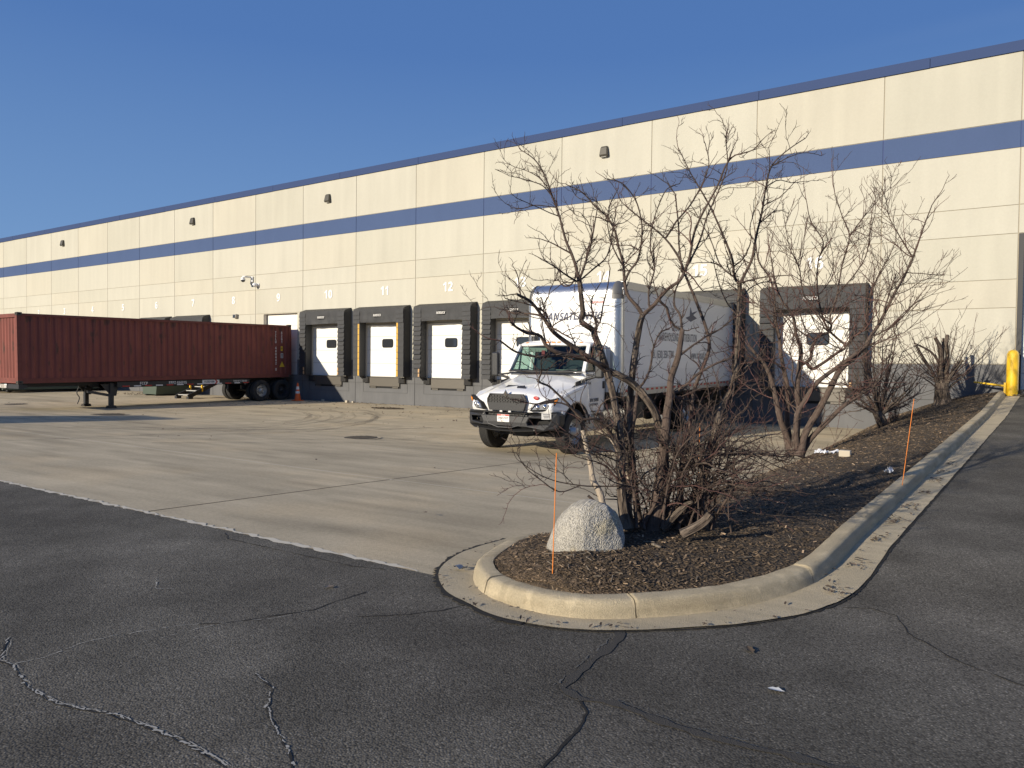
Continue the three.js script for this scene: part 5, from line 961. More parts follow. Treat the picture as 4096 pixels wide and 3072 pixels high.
{
  const t = thing('bollard', 'yellow sleeved bollard at the corner of the drive in door', 'bollard', null, 0.07, drive(24.2), 24.18);
  const gg = new THREE.LatheGeometry([[0.142, 0], [0.142, 1.0], [0.138, 1.09], [0.11, 1.16], [0.06, 1.195], [0, 1.205]].map(q => new THREE.Vector2(...q)), 28);
  mesh('sleeve', gg.scale(1, 1.04, 1), M.safetyYellow, t);
  const a = mesh('side_arm', [rod(new THREE.Vector3(-0.18, 0.27, 0.02), new THREE.Vector3(-0.88, 0.36, 0.02), 0.03, 0.025, 10)], M.safetyYellow, t);
  mesh('arm_plate', [bb(-0.19, -0.14, 0.02, 0.36, -0.06, 0.1)], M.safetyYellow, a);
  const r = rngOf(66), gs = []; for (let i = 0; i < 50; i++) { const s = 0.03 + r() * 0.05; gs.push(rb(s * 1.4, s * 0.4, s, 0.12 + r() * 0.5, drive(24.2) + 0.02 + r() * 0.03, -24.0 - r() * 0.4, 0.008, 1).rotateY(0)); }
  const l = mesh('leaf_debris', gs, M.casting); l.userData.kind = 'stuff'; tag(l, 'dark leaf debris behind the yellow bollard', 'leaves');
  const bg = mesh('crumpled_bag', new THREE.IcosahedronGeometry(0.16, 4).scale(1.3, 0.55, 1), M.blackSteel); const p = bg.geometry.attributes.position; for (let i = 0; i < p.count; i++) { const k = 1 + 0.9 * fbm(p.getX(i) * 9, p.getY(i) * 9 + p.getZ(i) * 7, 2); p.setXYZ(i, p.getX(i) * k, p.getY(i) * k, p.getZ(i) * k); } bg.geometry.computeVertexNormals(); bg.position.copy(P3(0.36, drive(24.3) + 0.09, 24.35)); tag(bg, 'crumpled black bag against the drive in door', 'bag');
}
function crumple(name, sx, sz, mat, x, y, z, seed, label, cat) {
  const g = gridGeo(14, 10, (u, v) => [(u - 0.5) * sx * (1 + 0.5 * nz(v * 3, seed)), 0.02 + 0.10 * Math.abs(fbm(u * 4 + seed, v * 4, 3)) * 2, (v - 0.5) * sz * (1 + 0.5 * nz(u * 3, seed + 4))]);
  const m = mesh(name, g, mat); m.position.copy(P3(x, y, z)); m.rotation.y = seed; return tag(m, label, cat);
}
{
  const on = (u, v) => { const w = fromPixel(u, v, 1).sub(camera.position); let t = 8; for (let k = 0; k < 60; k++) { const x = w.x * t, z = -w.z * t, y = 1.6 + w.y * t, gy = mulchY(x, z); t += (y - gy) * 1.6 * (t / 8); } return [w.x * t, -w.z * t]; };
  let q = on(3312, 1818); crumple('plastic_bag', 0.42, 0.16, M.bag, q[0], mulchY(...q) + 0.0, q[1], 0.6, 'crumpled white plastic bag on the mulch behind the trees', 'plastic bag');
  q = on(3380, 1826); tag(mesh('stone_block', rb(0.16, 0.1, 0.12, q[0], mulchY(...q) + 0.045, -q[1], 0.015), M.block), 'small tan stone block beside the white plastic bag', 'stone block');
  q = on(3555, 1897); crumple('paper_scrap', 0.12, 0.08, M.bag, q[0], mulchY(...q), q[1], 1.3, 'white paper scrap on the mulch near the orange marker', 'paper scrap');
  q = on(2625, 2188); tag(mesh('wood_splinter', rb(0.11, 0.014, 0.022, 0, 0, 0, 0.004), M.deadWood), 'pale wood splinter on the mulch right of the boulder', 'wood splinter'); scene.children.at(-1).position.copy(P3(q[0], mulchY(...q) + 0.012, q[1])); scene.children.at(-1).rotation.y = -0.6;
  const bt = gridGeo(6, 4, (u, v) => [(u - 0.5) * 0.11, 0.03 * Math.abs(Math.sin(u * 4 + v)), (v - 0.5) * 0.05]);
  const b = mesh('candy_wrapper', bt, std({ color: rgb(0.14, 0.17, 0.22), roughness: 0.3, side: THREE.DoubleSide })); b.position.copy(P3(-3.5, 0.016, 4.52)); b.rotation.y = 0.3; tag(b, 'small bluish wrapper lying in the gutter by the kerb nose', 'wrapper');
}
const leafG = (() => { const g = gridGeo(4, 6, (u, v) => { const w = Math.sin(v * PI) * (0.5 + 0.18 * Math.cos(v * 21)); return [(u - 0.5) * w, 0.16 * Math.pow(Math.abs(u - 0.5) * 2, 1.5) * w + 0.12 * v * v, v - 0.5]; }); return g; })();
{                                                           // single dry leaves that can be told apart on the paving
  const L = [[1318, 2353, 0, 'pale dry leaf on the asphalt left of the island nose', 0.42], [2390, 2460, 0.01, 'brown dry leaf on the gutter in front of the boulder', 0.13], [3000, 2607, 0, 'dark dry leaf on the asphalt below the island', 0.09], [3640, 2192, 0.06, 'brown dry leaf on the drive near the gutter', 0.09], [1700, 2053, -0.02, 'brown dry leaf on the concrete left of the boulder', 0.06], [1770, 1712, -0.25, 'dry leaf on the concrete left of the truck bumper', 0.35], [3105, 2769, 0, 'small white scrap on the asphalt', 0.5]];
  L.forEach(([u, v, y, lb, c], i) => { const w = fromPixel(u, v, 1).sub(camera.position), t = (y - 1.6) / w.y, m = mesh('dry_leaf', leafG, std({ color: i === 6 ? rgb(0.6, 0.6, 0.58) : rgb(c, c * 0.72, c * 0.48), roughness: 1, side: THREE.DoubleSide })); const s = v < 1800 ? 0.16 : 0.085; m.scale.setScalar(s); m.position.set(w.x * t, y + 0.008, w.z * t); m.rotation.y = i * 1.9; tag(m, lb, i === 6 ? 'paper scrap' : 'leaf'); });
  const r = rngOf(808), put = []; // scattered small litter nobody could count
  const add = (x, z, y, s) => put.push([x, y, z, s]);
  for (let i = 0; i < 900; i++) { const x = -29 + r() * 24, d = Math.pow(r(), 2.2) * 5.5, z = 24.45 - d; if (x > -10.3 && x < -7.4 && z > 15) continue; if (r() < 0.55) add(x, z, court(z), 0.05 + r() * 0.08); }
  for (let i = 0; i < 420; i++) { const a = r() * 2 * PI, q = Math.sqrt(r()) * 0.75; add(-21.1 + Math.cos(a) * q * 1.1, 22.3 + Math.sin(a) * q * 0.55, court(22), 0.05 + r() * 0.07); }
  for (let i = 0; i < 260; i++) add(-33 + r() * 3.0, 22.6 + r() * 1.6, court(23) , 0.06 + r() * 0.08);
  for (let i = 0; i < 160; i++) add(-41.5 + r() * 3, 21.5 + r() * 2.5, court(23), 0.06 + r() * 0.1);
  for (let i = 0; i < 120; i++) add(-46 + r() * 38, 9 + r() * 14, null, 0.03 + r() * 0.06);
  for (let k = 0; k < 9; k++) { const z = 5.6 + k * 0.75 + r() * 0.4, x = -0.95 + (z - 5.8) * 0.0575 - 0.02; for (let i = 0; i < 14 + 10 * r(); i++) { const zz = z + (r() - 0.5) * 0.34, xx = x + (r() - 0.6) * 0.14; add(xx, zz, drive(zz) + 0.014, 0.02 + r() * 0.045); } }
  for (let i = 0; i < 90; i++) { const k = kerbRun[Math.floor(10 + r() * 200)], t = Math.pow(r(), 3); const x = lerp(k.o.x, k.p.x, t), z = lerp(k.o.z, k.p.z, t); add(x, z, lerp(k.yo, k.y0, t) + 0.014, 0.015 + r() * 0.04); }
  const im = new THREE.InstancedMesh(leafG, M.leaf, put.length), q = new THREE.Quaternion(), e = new THREE.Euler(), m4 = new THREE.Matrix4(), col = new THREE.Color();
  put.forEach(([x, y, z, s], i) => { e.set((r() - 0.5) * 0.8, r() * 6.28, (r() - 0.5) * 0.8); q.setFromEuler(e); m4.compose(P3(x, (y ?? court(z)) + 0.006 + s * 0.12, z), q, new THREE.Vector3(s * (0.5 + r() * 0.5), s, s)); im.setMatrixAt(i, m4); const v = 0.045 + 0.13 * r() * r(); col.setRGB(v * 1.15, v * 0.85, v * 0.62); im.setColorAt(i, col); });
  im.name = 'leaf_litter'; im.userData = { kind: 'stuff', label: 'scattered brown dead leaves along the wall and gutters', category: 'leaves' }; im.castShadow = im.receiveShadow = true; scene.add(im);
}

// ------------------------------------------------------------------ trees
class Wood {                                                // collects tapered tubes
  constructor() { this.pos = []; this.nor = []; this.uv = []; this.col = []; this.idx = []; }
  tube(pts, rad, sides, col, twist = 0) {
    const n = pts.length; if (n < 2) return; let u = new THREE.Vector3(), w = new THREE.Vector3(), d = new THREE.Vector3(), ref = new THREE.Vector3(0.31, 0.2, 0.93); const base = this.pos.length / 3; let len = 0;
    const per = Math.max(1, Math.round(rad[0] * 2 * PI / 0.33));
    for (let i = 0; i < n; i++) {
      d.subVectors(pts[Math.min(n - 1, i + 1)], pts[Math.max(0, i - 1)]).normalize(); u.copy(ref).addScaledVector(d, -ref.dot(d)); if (u.lengthSq() < 1e-4) u.set(d.y, -d.x, 0.01); u.normalize(); w.crossVectors(d, u); ref.copy(u);
      if (i) len += pts[i].distanceTo(pts[i - 1]);
      for (let k = 0; k <= sides; k++) {
        const a = k / sides * 2 * PI, c = Math.cos(a), s = Math.sin(a), r = rad[i] * (sides > 5 ? 1 + 0.10 * nz(c * 1.3 + base, s * 1.3, len * 5) + 0.05 * nz(c * 3, s * 3 + base, len * 14) : 1);
        const nx = u.x * c + w.x * s, ny = u.y * c + w.y * s, nz2 = u.z * c + w.z * s;
        this.pos.push(pts[i].x + nx * r, pts[i].y + ny * r, pts[i].z + nz2 * r); this.nor.push(nx, ny, nz2); this.uv.push(k / sides * per * 0.33, len); if (col) { const q = i / (n - 1), cc = col(q); this.col.push(cc[0], cc[1], cc[2]); }
      }
      if (i) for (let k = 0; k < sides; k++) { const a = base + (i - 1) * (sides + 1) + k, b = a + sides + 1; this.idx.push(a, a + 1, b, a + 1, b + 1, b); }
    }
    // closed tip
    const t = base + (n - 1) * (sides + 1), c = this.pos.length / 3; this.pos.push(pts[n - 1].x, pts[n - 1].y, pts[n - 1].z); this.nor.push(d.x, d.y, d.z); this.uv.push(0, len); if (col) this.col.push(...col(1)); for (let k = 0; k < sides; k++) this.idx.push(t + k, t + k + 1, c);
  }
  geo() { const g = new THREE.BufferGeometry(); g.setAttribute('position', new THREE.Float32BufferAttribute(this.pos, 3)); g.setAttribute('normal', new THREE.Float32BufferAttribute(this.nor, 3)); g.setAttribute('uv', new THREE.Float32BufferAttribute(this.uv, 2)); if (this.col.length) g.setAttribute('color', new THREE.Float32BufferAttribute(this.col, 3)); g.setIndex(this.idx); return g; }
}
const UP = new THREE.Vector3(0, 1, 0);
function makeTree(root, depth, map, limbs, o) {              // limbs: [points in map pixels, r0, r1 (m), depth change, twig density, name]
  const r = rngOf(o.seed), samples = [], twigs = new Wood(), rnd = () => r() * 2 - 1, runs = [];
  const tw = (warm) => { const k = r(), red = k < o.red; const v = red ? 0.75 + 0.5 * r() : 0.7 + 0.6 * r(); const a = red ? [0.115 * v, 0.058 * v, 0.048 * v] : [0.082 * v, 0.056 * v, 0.043 * v]; return () => a; };
  const spur = (p, d, len, rr, col) => {                     // short knobbly spur
    const q = d.clone().addScaledVector(new THREE.Vector3(rnd(), rnd() * 0.6 + 0.3, rnd()), 1.2).normalize(), m = p.clone().addScaledVector(q, len * 0.55), q2 = q.clone().addScaledVector(new THREE.Vector3(rnd(), rnd() + 0.5, rnd()), 0.6).normalize();
    twigs.tube([p, m, m.clone().addScaledVector(q2, len * 0.45)], [rr, rr * 0.8, rr * 0.45], 3, col);
  };
  function grow(p0, dir, len, rad, level) {
    const st = o.step, n = Math.max(3, Math.round(len / st)), pts = [p0.clone()], rs = [rad], d = dir.clone().normalize(), col = tw(); const ends = [];
    for (let i = 1; i <= n; i++) {
      d.x += rnd() * o.kink; d.y += rnd() * o.kink + o.up; d.z += rnd() * o.kink; d.normalize();
      pts.push(pts[i - 1].clone().addScaledVector(d, len / n)); rs.push(lerp(rad, o.tip, i / n));
      if (r() < o.spurs) spur(pts[i], d, (0.02 + 0.045 * r()) * o.spurL, Math.max(o.tip, rs[i] * 0.55), col);
      if (level > 0 && i < n && r() < o.branch) { const a = new THREE.Vector3(rnd(), rnd() * 0.6 + 0.25, rnd()).normalize(); grow(pts[i], d.clone().multiplyScalar(0.85).addScaledVector(a, 0.9), len * (0.35 + 0.4 * r()) * (1 - 0.35 * i / n), rs[i] * 0.72, level - 1); }
    }
    twigs.tube(pts, rs, rad > 0.006 ? 5 : 3, col);
  }
  const names = {};
  for (const L of limbs) {
    const [pp, r0, r1, dd = 0, dens = 1, name = 'branch', opt = {}] = L, px = pp.map(map); let d0 = depth + (opt.d0 || 0), near = null;
    if (!opt.root) { let best = 1e9; for (const s of samples) { const q = Math.hypot(s[0] - px[0][0], s[1] - px[0][1]); if (q < best) { best = q; d0 = s[2]; near = s; } } if (best > 3) px.unshift([near[0], near[1]]); else px[0] = [near[0], near[1]]; }
    let tot = 0; const acc = px.map((q, i) => (i && (tot += Math.hypot(q[0] - px[i - 1][0], q[1] - px[i - 1][1])), tot));
    const pts = px.map((q, i) => fromPixel(q[0], q[1], d0 + dd * acc[i] / (tot || 1) + (opt.root || i ? 0.05 * rnd() * Math.min(1, i) : 0)));
    const c = new THREE.CatmullRomCurve3(pts, false, 'centripetal'), n = Math.max(6, Math.round(c.getLength() / 0.045)), P = [], Rr = [];
    for (let i = 0; i <= n; i++) {
      const t = i / n, p = c.getPoint(t), w = 0.006 * (1 - t * 0.5); p.x += w * nz(i * 0.35, pp[0][0]); p.y += w * nz(i * 0.35, pp[0][1], 3); p.z += w * nz(i * 0.35, 5, pp[0][0]);
      let rad = (o.thin || 1) * lerp(r0, r1, Math.pow(t, 0.8)); if (opt.root) rad *= 1 + 0.55 * Math.exp(-t * c.getLength() / 0.09); rad *= 1 + 0.10 * Math.max(0, nz(i * 0.5, pp[0][0] * 0.1));
      P.push(p); Rr.push(rad); const v = p.clone().applyMatrix4(camera.matrixWorldInverse); samples.push([2048 + FPX * v.x / -v.z, 1536 - FPX * v.y / -v.z, -v.z]);
    }
    const wd = new Wood(); wd.tube(P, Rr, r0 > 0.03 ? 12 : r0 > 0.014 ? 8 : 6);
    const g = wd.geo(); const m = new THREE.Mesh(g, opt.mat || (r0 > 0.035 && !opt.smooth ? o.barkBig : M.bark)); m.name = name; m.castShadow = m.receiveShadow = true; root.add(m);
    if (opt.cut) { const e = P[n], e0 = P[n - 2], disc = rod(e, e.clone().add(e.clone().sub(e0).setLength(0.004)), r1 * 1.02, r1 * 0.98, 10); const k = new THREE.Mesh(prep(disc), M.deadWood); k.name = 'cut_end'; m.add(k); }
    runs.push([P, Rr, dens, c.getLength()]);
  }
  for (const [P, Rr, dens, len] of runs) {
    const n = P.length, count = Math.round(len * o.perM * dens);
    for (let k = 0; k < count; k++) {
      const t = Math.pow(r(), o.toTip), i = clamp(Math.floor(lerp(0.12, 1, t) * (n - 1)), 1, n - 1), d = P[i].clone().sub(P[i - 1]).normalize(), a = new THREE.Vector3(rnd(), rnd() * 0.7 + 0.3, rnd()).normalize(), side = a.addScaledVector(d, 0.7).normalize();
      const start = P[i].clone().addScaledVector(side, Rr[i] * 0.5), L = (o.len0 + o.len1 * r() * r()) * (i > n * 0.75 ? 0.8 : 1);
      grow(start, side, L, Math.min(Rr[i] * 0.6, o.twigR * (0.6 + 0.7 * r())), o.level);
    }
    const mids = Math.round(len * (o.mids || 0) * dens); for (let k = 0; k < mids; k++) { const tt = r(), i = clamp(Math.floor(lerp(0.12, 0.8, tt) * (n - 1)), 1, n - 1), d = P[i].clone().sub(P[i - 1]).normalize(), a = new THREE.Vector3(rnd(), rnd() * 0.7 + 0.05, rnd()).normalize(), side = a.addScaledVector(d, 0.6).normalize(); grow(P[i].clone().addScaledVector(side, Rr[i] * 0.3), side, o.midL * (0.5 + 0.9 * r()) * (1 - 0.55 * tt), Math.min(Rr[i] * 0.7, o.midR * (0.7 + 0.6 * r())), o.level + 1); }
    const ends = Math.round(o.ends); for (let k = 0; k < ends && Rr[n - 1] < 0.012; k++) { const d = P[n - 1].clone().sub(P[n - 2]).normalize(); grow(P[n - 1], d.add(new THREE.Vector3(rnd(), rnd(), rnd()).multiplyScalar(0.5)), o.len0 + o.len1 * 0.6 * r(), Math.min(Rr[n - 1], o.twigR), o.level); }
    const sp = Math.round(len * o.limbSpurs); for (let k = 0; k < sp; k++) { const i = 1 + Math.floor(r() * (n - 1)), a = new THREE.Vector3(rnd(), rnd(), rnd()).normalize(); spur(P[i].clone().addScaledVector(a, Rr[i] * 0.6), a, (0.03 + 0.06 * r()) * o.spurL, o.tip * 1.6, tw()); }
  }
  const m = new THREE.Mesh(twigs.geo(), M.twig); m.name = 'twigs'; m.userData.kind = 'stuff'; m.castShadow = m.receiveShadow = true; root.add(m);
  return root;
}
const mapC = p => [2000 + p[0] / 0.9071, 500 + p[1] / 0.9071];
const map4 = p => [2900 + p[0] / 1.27, 1300 + p[1] / 1.27];
const map3 = p => [2800 + p[0] / 1.0583, 650 + p[1] / 1.0583];
{
  const t = thing('bare_tree', 'large bare many stemmed crabapple tree beside the boulder', 'tree', 'bare trees and shrubs in the mulch bed', -2.52, 0.2, 5.75);
  const inv = new THREE.Matrix4().copy(t.matrix.setPosition(t.position)).invert(); t.position.set(0, 0, 0); t.matrix.identity();
  const D = 6.22, S = 'stem', B = 'branch';
  makeTree(t, D, mapC, [
    // stems
    [[[460, 1468], [447, 1390], [440, 1300], [441, 1190], [432, 1100], [422, 1046], [405, 958], [387, 893], [374, 849], [357, 796], [343, 761], [337, 745], [304, 722], [295, 711], [302, 683], [298, 652], [293, 608], [287, 566]], 0.042, 0.019, 0.1, 0.6, S, { root: 1, d0: -0.12 }],
    [[[470, 1462], [462, 1380], [468, 1280], [462, 1180], [468, 1090], [472, 1000], [480, 905], [494, 800], [510, 715], [518, 690]], 0.040, 0.026, 0.15, 0.5, S, { root: 1, d0: 0.05 }],
    [[[556, 1474], [566, 1400], [574, 1340], [582, 1270], [591, 1199], [599, 1121], [607, 1043], [616, 978], [622, 913], [647, 838], [661, 745]], 0.060, 0.022, 0.1, 0.5, S, { root: 1, d0: -0.06, smooth: 1 }],
    [[[585, 1462], [596, 1380], [600, 1250], [592, 1140], [562, 1045], [530, 990], [492, 948], [440, 912], [398, 893]], 0.042, 0.030, -0.12, 0.4, S, { root: 1, d0: 0.12 }],
    [[[505, 1450], [492, 1360], [486, 1250], [478, 1140], [490, 1040], [500, 960]], 0.030, 0.016, 0.3, 0.6, S, { root: 1, d0: 0.22 }],
    [[[660, 1450], [700, 1360], [738, 1270], [760, 1180], [783, 1100], [809, 1013], [844, 948], [860, 850], [864, 730], [870, 629], [869, 575]], 0.042, 0.021, 0.3, 0.7, S, { root: 1, d0: 0.2 }],
    [[[690, 1455], [722, 1380], [745, 1290], [772, 1190], [800, 1090], [835, 1000], [850, 900]], 0.030, 0.012, 0.2, 1.0, S, { root: 1, d0: 0.32 }],
    [[[620, 1440], [650, 1340], [660, 1230], [690, 1100], [700, 980], [735, 880], [760, 800], [735, 700], [700, 610], [672, 545]], 0.026, 0.012, 0.25, 0.8, S, { root: 1, d0: 0.3 }],
    // left arching limbs
    [[[387, 893], [330, 850], [270, 806], [195, 752], [168, 712], [150, 690], [110, 640], [60, 613]], 0.026, 0.010, -0.55, 0.9, B, { cut: 1 }],
    [[[384, 880], [330, 856], [256, 834], [204, 825], [168, 800], [146, 765], [98, 755], [62, 735], [36, 714]], 0.024, 0.009, -0.45, 0.9, B, { cut: 1 }],
    [[[380, 872], [300, 845], [199, 836], [150, 842], [104, 836], [55, 822], [-2, 781]], 0.018, 0.007, -0.65, 0.7, B, { cut: 1 }],
    [[[195, 752], [170, 690], [130, 660], [60, 640], [20, 630]], 0.010, 0.004, -0.2, 1.0],
    [[[168, 800], [158, 750], [152, 700]], 0.009, 0.004, 0.1, 1.0],
    // upright top of the first stem
    [[[287, 566], [276, 520], [258, 465], [240, 420], [215, 330], [190, 260], [165, 190], [130, 130], [86, 96]], 0.016, 0.004, 0.2, 1.0],
    [[[190, 262], [150, 218], [100, 200], [34, 184]], 0.006, 0.003, -0.1, 1.2], [[[178, 235], [140, 190], [95, 165], [55, 152]], 0.006, 0.003, 0.2, 1.2],
    [[[215, 332], [180, 318], [120, 290], [60, 265]], 0.006, 0.003, -0.2, 1.2], [[[205, 300], [130, 290], [80, 303], [45, 300]], 0.005, 0.003, 0.1, 1.2],
    [[[287, 566], [304, 515], [330, 430], [346, 345], [355, 285]], 0.013, 0.004, 0.3, 1.2], [[[285, 570], [240, 545], [200, 515], [166, 496]], 0.011, 0.005, -0.3, 1.2],
    [[[292, 560], [340, 520], [385, 480], [402, 430], [412, 370], [420, 300]], 0.010, 0.004, 0.3, 1.2], [[[293, 700], [320, 690], [345, 700], [360, 720], [375, 650], [390, 590], [400, 520]], 0.012, 0.005, 0.2, 1.0],
    [[[343, 762], [350, 730], [338, 690], [332, 640], [360, 580]], 0.014, 0.004, -0.2, 1.2], [[[345, 415], [300, 470], [285, 540]], 0.006, 0.003, 0.1, 1.1],
    // second stem fork
    [[[518, 690], [500, 662], [465, 620], [452, 565], [447, 512], [430, 440], [415, 380], [385, 330], [345, 295], [300, 245], [250, 220]], 0.019, 0.005, 0.2, 1.0],
    [[[518, 690], [545, 668], [575, 632], [610, 595], [650, 566], [670, 530], [690, 470], [706, 385], [740, 310], [790, 220], [820, 145], [850, 112], [915, 92], [950, 55]], 0.021, 0.004, -0.3, 1.0],
    [[[668, 534], [650, 482], [600, 412], [545, 366], [490, 322], [455, 292]], 0.013, 0.005, 0.2, 1.2], [[[664, 530], [650, 440], [646, 345], [635, 250]], 0.010, 0.006, 0.1, 0.8, B, { cut: 1 }],
    [[[600, 412], [640, 350], [690, 290], [738, 205], [758, 140], [745, 68]], 0.010, 0.004, 0.3, 1.1], [[[670, 530], [720, 430], [752, 330], [795, 235], [825, 150], [820, 60], [822, 25]], 0.011, 0.004, 0.2, 1.1],
    [[[452, 565], [474, 525], [500, 490], [514, 420], [512, 345], [490, 270], [440, 210], [385, 195]], 0.013, 0.004, -0.2, 1.2], [[[447, 512], [405, 430], [390, 350], [400, 290], [430, 230]], 0.009, 0.004, 0.3, 1.2],
    [[[545, 668], [540, 600], [560, 520], [545, 440], [560, 340], [600, 240], [640, 215]], 0.010, 0.004, 0.3, 1.1], [[[385, 330], [330, 280], [280, 262], [262, 232]], 0.007, 0.003, 0.1, 1.3],
    [[[575, 632], [585, 645], [605, 662], [613, 700], [640, 735], [668, 745]], 0.014, 0.010, 0.1, 0.8],
    // third stem and neighbours
    [[[661, 745], [655, 690], [632, 655], [640, 590], [668, 545]], 0.013, 0.006, 0.1, 1.1], [[[616, 978], [660, 958], [715, 905], [780, 868], [836, 845]], 0.017, 0.008, 0.2, 1.0], [[[647, 838], [700, 800], [745, 770], [800, 740], [850, 700]], 0.011, 0.005, 0.2, 1.2],
    [[[518, 940], [545, 880], [560, 800], [580, 755], [612, 738]], 0.013, 0.006, 0.1, 1.0],
    // right stem top
    [[[869, 575], [853, 556], [840, 480], [802, 385], [762, 295], [720, 222], [690, 170], [650, 90]], 0.015, 0.004, 0.1, 1.1], [[[869, 575], [886, 548], [915, 480], [932, 390], [952, 308], [966, 220], [985, 150], [1032, 100], [1108, 48]], 0.016, 0.004, -0.2, 0.9],
    [[[966, 225], [1010, 200], [1060, 210], [1102, 205]], 0.007, 0.003, 0.1, 1.2], [[[985, 150], [1050, 115], [1110, 100], [1155, 108]], 0.006, 0.003, 0.2, 1.2], [[[970, 200], [978, 150], [975, 80]], 0.006, 0.003, -0.1, 1.2], [[[940, 360], [985, 320], [1020, 308]], 0.006, 0.003, 0.1, 1.1],
    [[[880, 570], [940, 556], [1000, 548], [1060, 545]], 0.010, 0.004, -0.2, 1.3], [[[869, 640], [910, 590], [960, 570], [1010, 575]], 0.009, 0.004, 0.2, 1.3], [[[853, 556], [800, 510], [770, 430], [740, 370], [700, 300]], 0.010, 0.004, 0.3, 1.2], [[[866, 700], [820, 640], [790, 560], [770, 480]], 0.010, 0.004, 0.2, 1.2],
    [[[860, 800], [900, 770], [940, 750], [990, 735]], 0.010, 0.004, 0.1, 1.2], [[[844, 948], [880, 890], [930, 850], [975, 790]], 0.012, 0.005, 0.1, 1.1],
    // low limbs
    [[[435, 1172], [396, 1110], [350, 1066], [300, 1065], [240, 1005], [180, 950], [140, 930], [150, 900]], 0.018, 0.006, -0.45, 0.9], [[[300, 1065], [230, 1010], [120, 1012], [70, 1000]], 0.010, 0.004, -0.2, 0.9],
    [[[440, 1310], [380, 1310], [290, 1308], [200, 1292], [130, 1262], [75, 1222]], 0.008, 0.003, -0.4, 0.6], [[[290, 1308], [215, 1330], [150, 1290], [95, 1245], [60, 1190]], 0.006, 0.003, -0.2, 0.7], [[[438, 1290], [390, 1230], [330, 1190], [240, 1170], [170, 1150]], 0.008, 0.003, -0.3, 0.9],
    [[[600, 1330], [680, 1310], [760, 1290], [820, 1250], [890, 1210], [930, 1180]], 0.016, 0.006, -0.25, 1.1], [[[640, 1372], [720, 1355], [790, 1330], [840, 1310], [905, 1290]], 0.012, 0.005, -0.3, 1.0], [[[760, 1180], [820, 1170], [890, 1180], [950, 1210], [1020, 1245], [1085, 1258]], 0.012, 0.004, -0.2, 1.2], [[[772, 1200], [830, 1190], [900, 1155], [960, 1130], [1010, 1120]], 0.010, 0.004, 0.2, 1.2],
    [[[505, 1300], [525, 1265], [575, 1240], [630, 1210], [690, 1196], [735, 1187]], 0.011, 0.006, -0.35, 0.8, B, { mat: M.deadWood }], [[[468, 1290], [430, 1200], [400, 1140], [360, 1110]], 0.012, 0.007, 0.2, 0.8, B, { mat: M.deadWood }],
    [[[650, 1440], [735, 1330], [725, 1240], [700, 1160], [790, 1090], [830, 1040], [850, 930], [840, 850]], 0.011, 0.004, -0.2, 0.9, B, { root: 1, d0: -0.1 }], [[[735, 1460], [738, 1400], [742, 1330], [760, 1240], [800, 1150]], 0.012, 0.005, -0.1, 0.9, B, { root: 1, d0: -0.1 }], [[[590, 1462], [600, 1360], [620, 1270], [650, 1180], [720, 1100], [760, 1000], [735, 900]], 0.011, 0.004, -0.3, 0.9, B, { root: 1, d0: -0.18 }],
    [[[840, 1480], [830, 1420], [830, 1350], [850, 1300], [800, 1290], [740, 1330]], 0.006, 0.004, 0.1, 0.6, B, { root: 1, d0: -0.3 }], [[[716, 1470], [720, 1400], [718, 1350]], 0.008, 0.006, 0.0, 0.4, B, { root: 1, d0: -0.2 }],
    ...(() => {                                             // crowded shoots from the root and low crossing branches
      const q = rngOf(55), out = [];
      for (let i = 0; i < 30; i++) { const x = 470 + 300 * q(), y = 1470 - 20 * q(), h = 180 + 330 * q(), lean = (q() - 0.42) * 0.7; let px = x, py = y; const pts = [[px, py]]; for (let k = 1; k <= 6; k++) { px += lean * h / 6 + (q() - 0.5) * 34; py -= h / 6; pts.push([px, py]); } out.push([pts, 0.006 + 0.010 * q(), 0.003, (q() - 0.5) * 0.7, 0.6, 'shoot', { root: 1, d0: (q() - 0.5) * 0.55 + 0.08 }]); }
      for (let i = 0; i < 22; i++) { const x = 560 + 260 * q(), y = 1400 - 260 * q(), ex = 820 + 280 * q(), ey = y + (q() - 0.35) * 140; out.push([[[x, y], [lerp(x, ex, 0.3), lerp(y, ey, 0.2) - 22 * q()], [lerp(x, ex, 0.65) + 20 * (q() - 0.5), lerp(y, ey, 0.6) - 24 * q()], [ex, Math.min(ey, 1420)]], 0.006 + 0.008 * q(), 0.003, (q() - 0.6) * 0.8, 0.8, 'branch']); }
      for (let i = 0; i < 12; i++) { const x = 440 + 60 * q(), y = 1380 - 330 * q(), ex = 200 + 200 * q(), ey = y - 20 - 120 * q(); out.push([[[x, y], [lerp(x, ex, 0.4), lerp(y, ey, 0.25)], [lerp(x, ex, 0.75), lerp(y, ey, 0.7) + 10], [ex, ey]], 0.006 + 0.004 * q(), 0.003, -0.6 * q(), 1.0, 'branch']); }
      return out;
    })(),
  ], { thin: 0.95, seed: 101, red: 0.26, step: 0.040, kink: 0.33, up: 0.02, tip: 0.0020, spurs: 0.6, spurL: 1.0, branch: 0.18, level: 1, perM: 8.0, toTip: 0.9, len0: 0.08, len1: 0.46, twigR: 0.0058, ends: 1, limbSpurs: 14, mids: 1.5, midL: 0.62, midR: 0.009, barkBig: M.roughBark });
  // dead broken post, fallen stump
  const dp = thing('dead_stem', 'pale broken dead stem standing behind the boulder', 'dead wood');
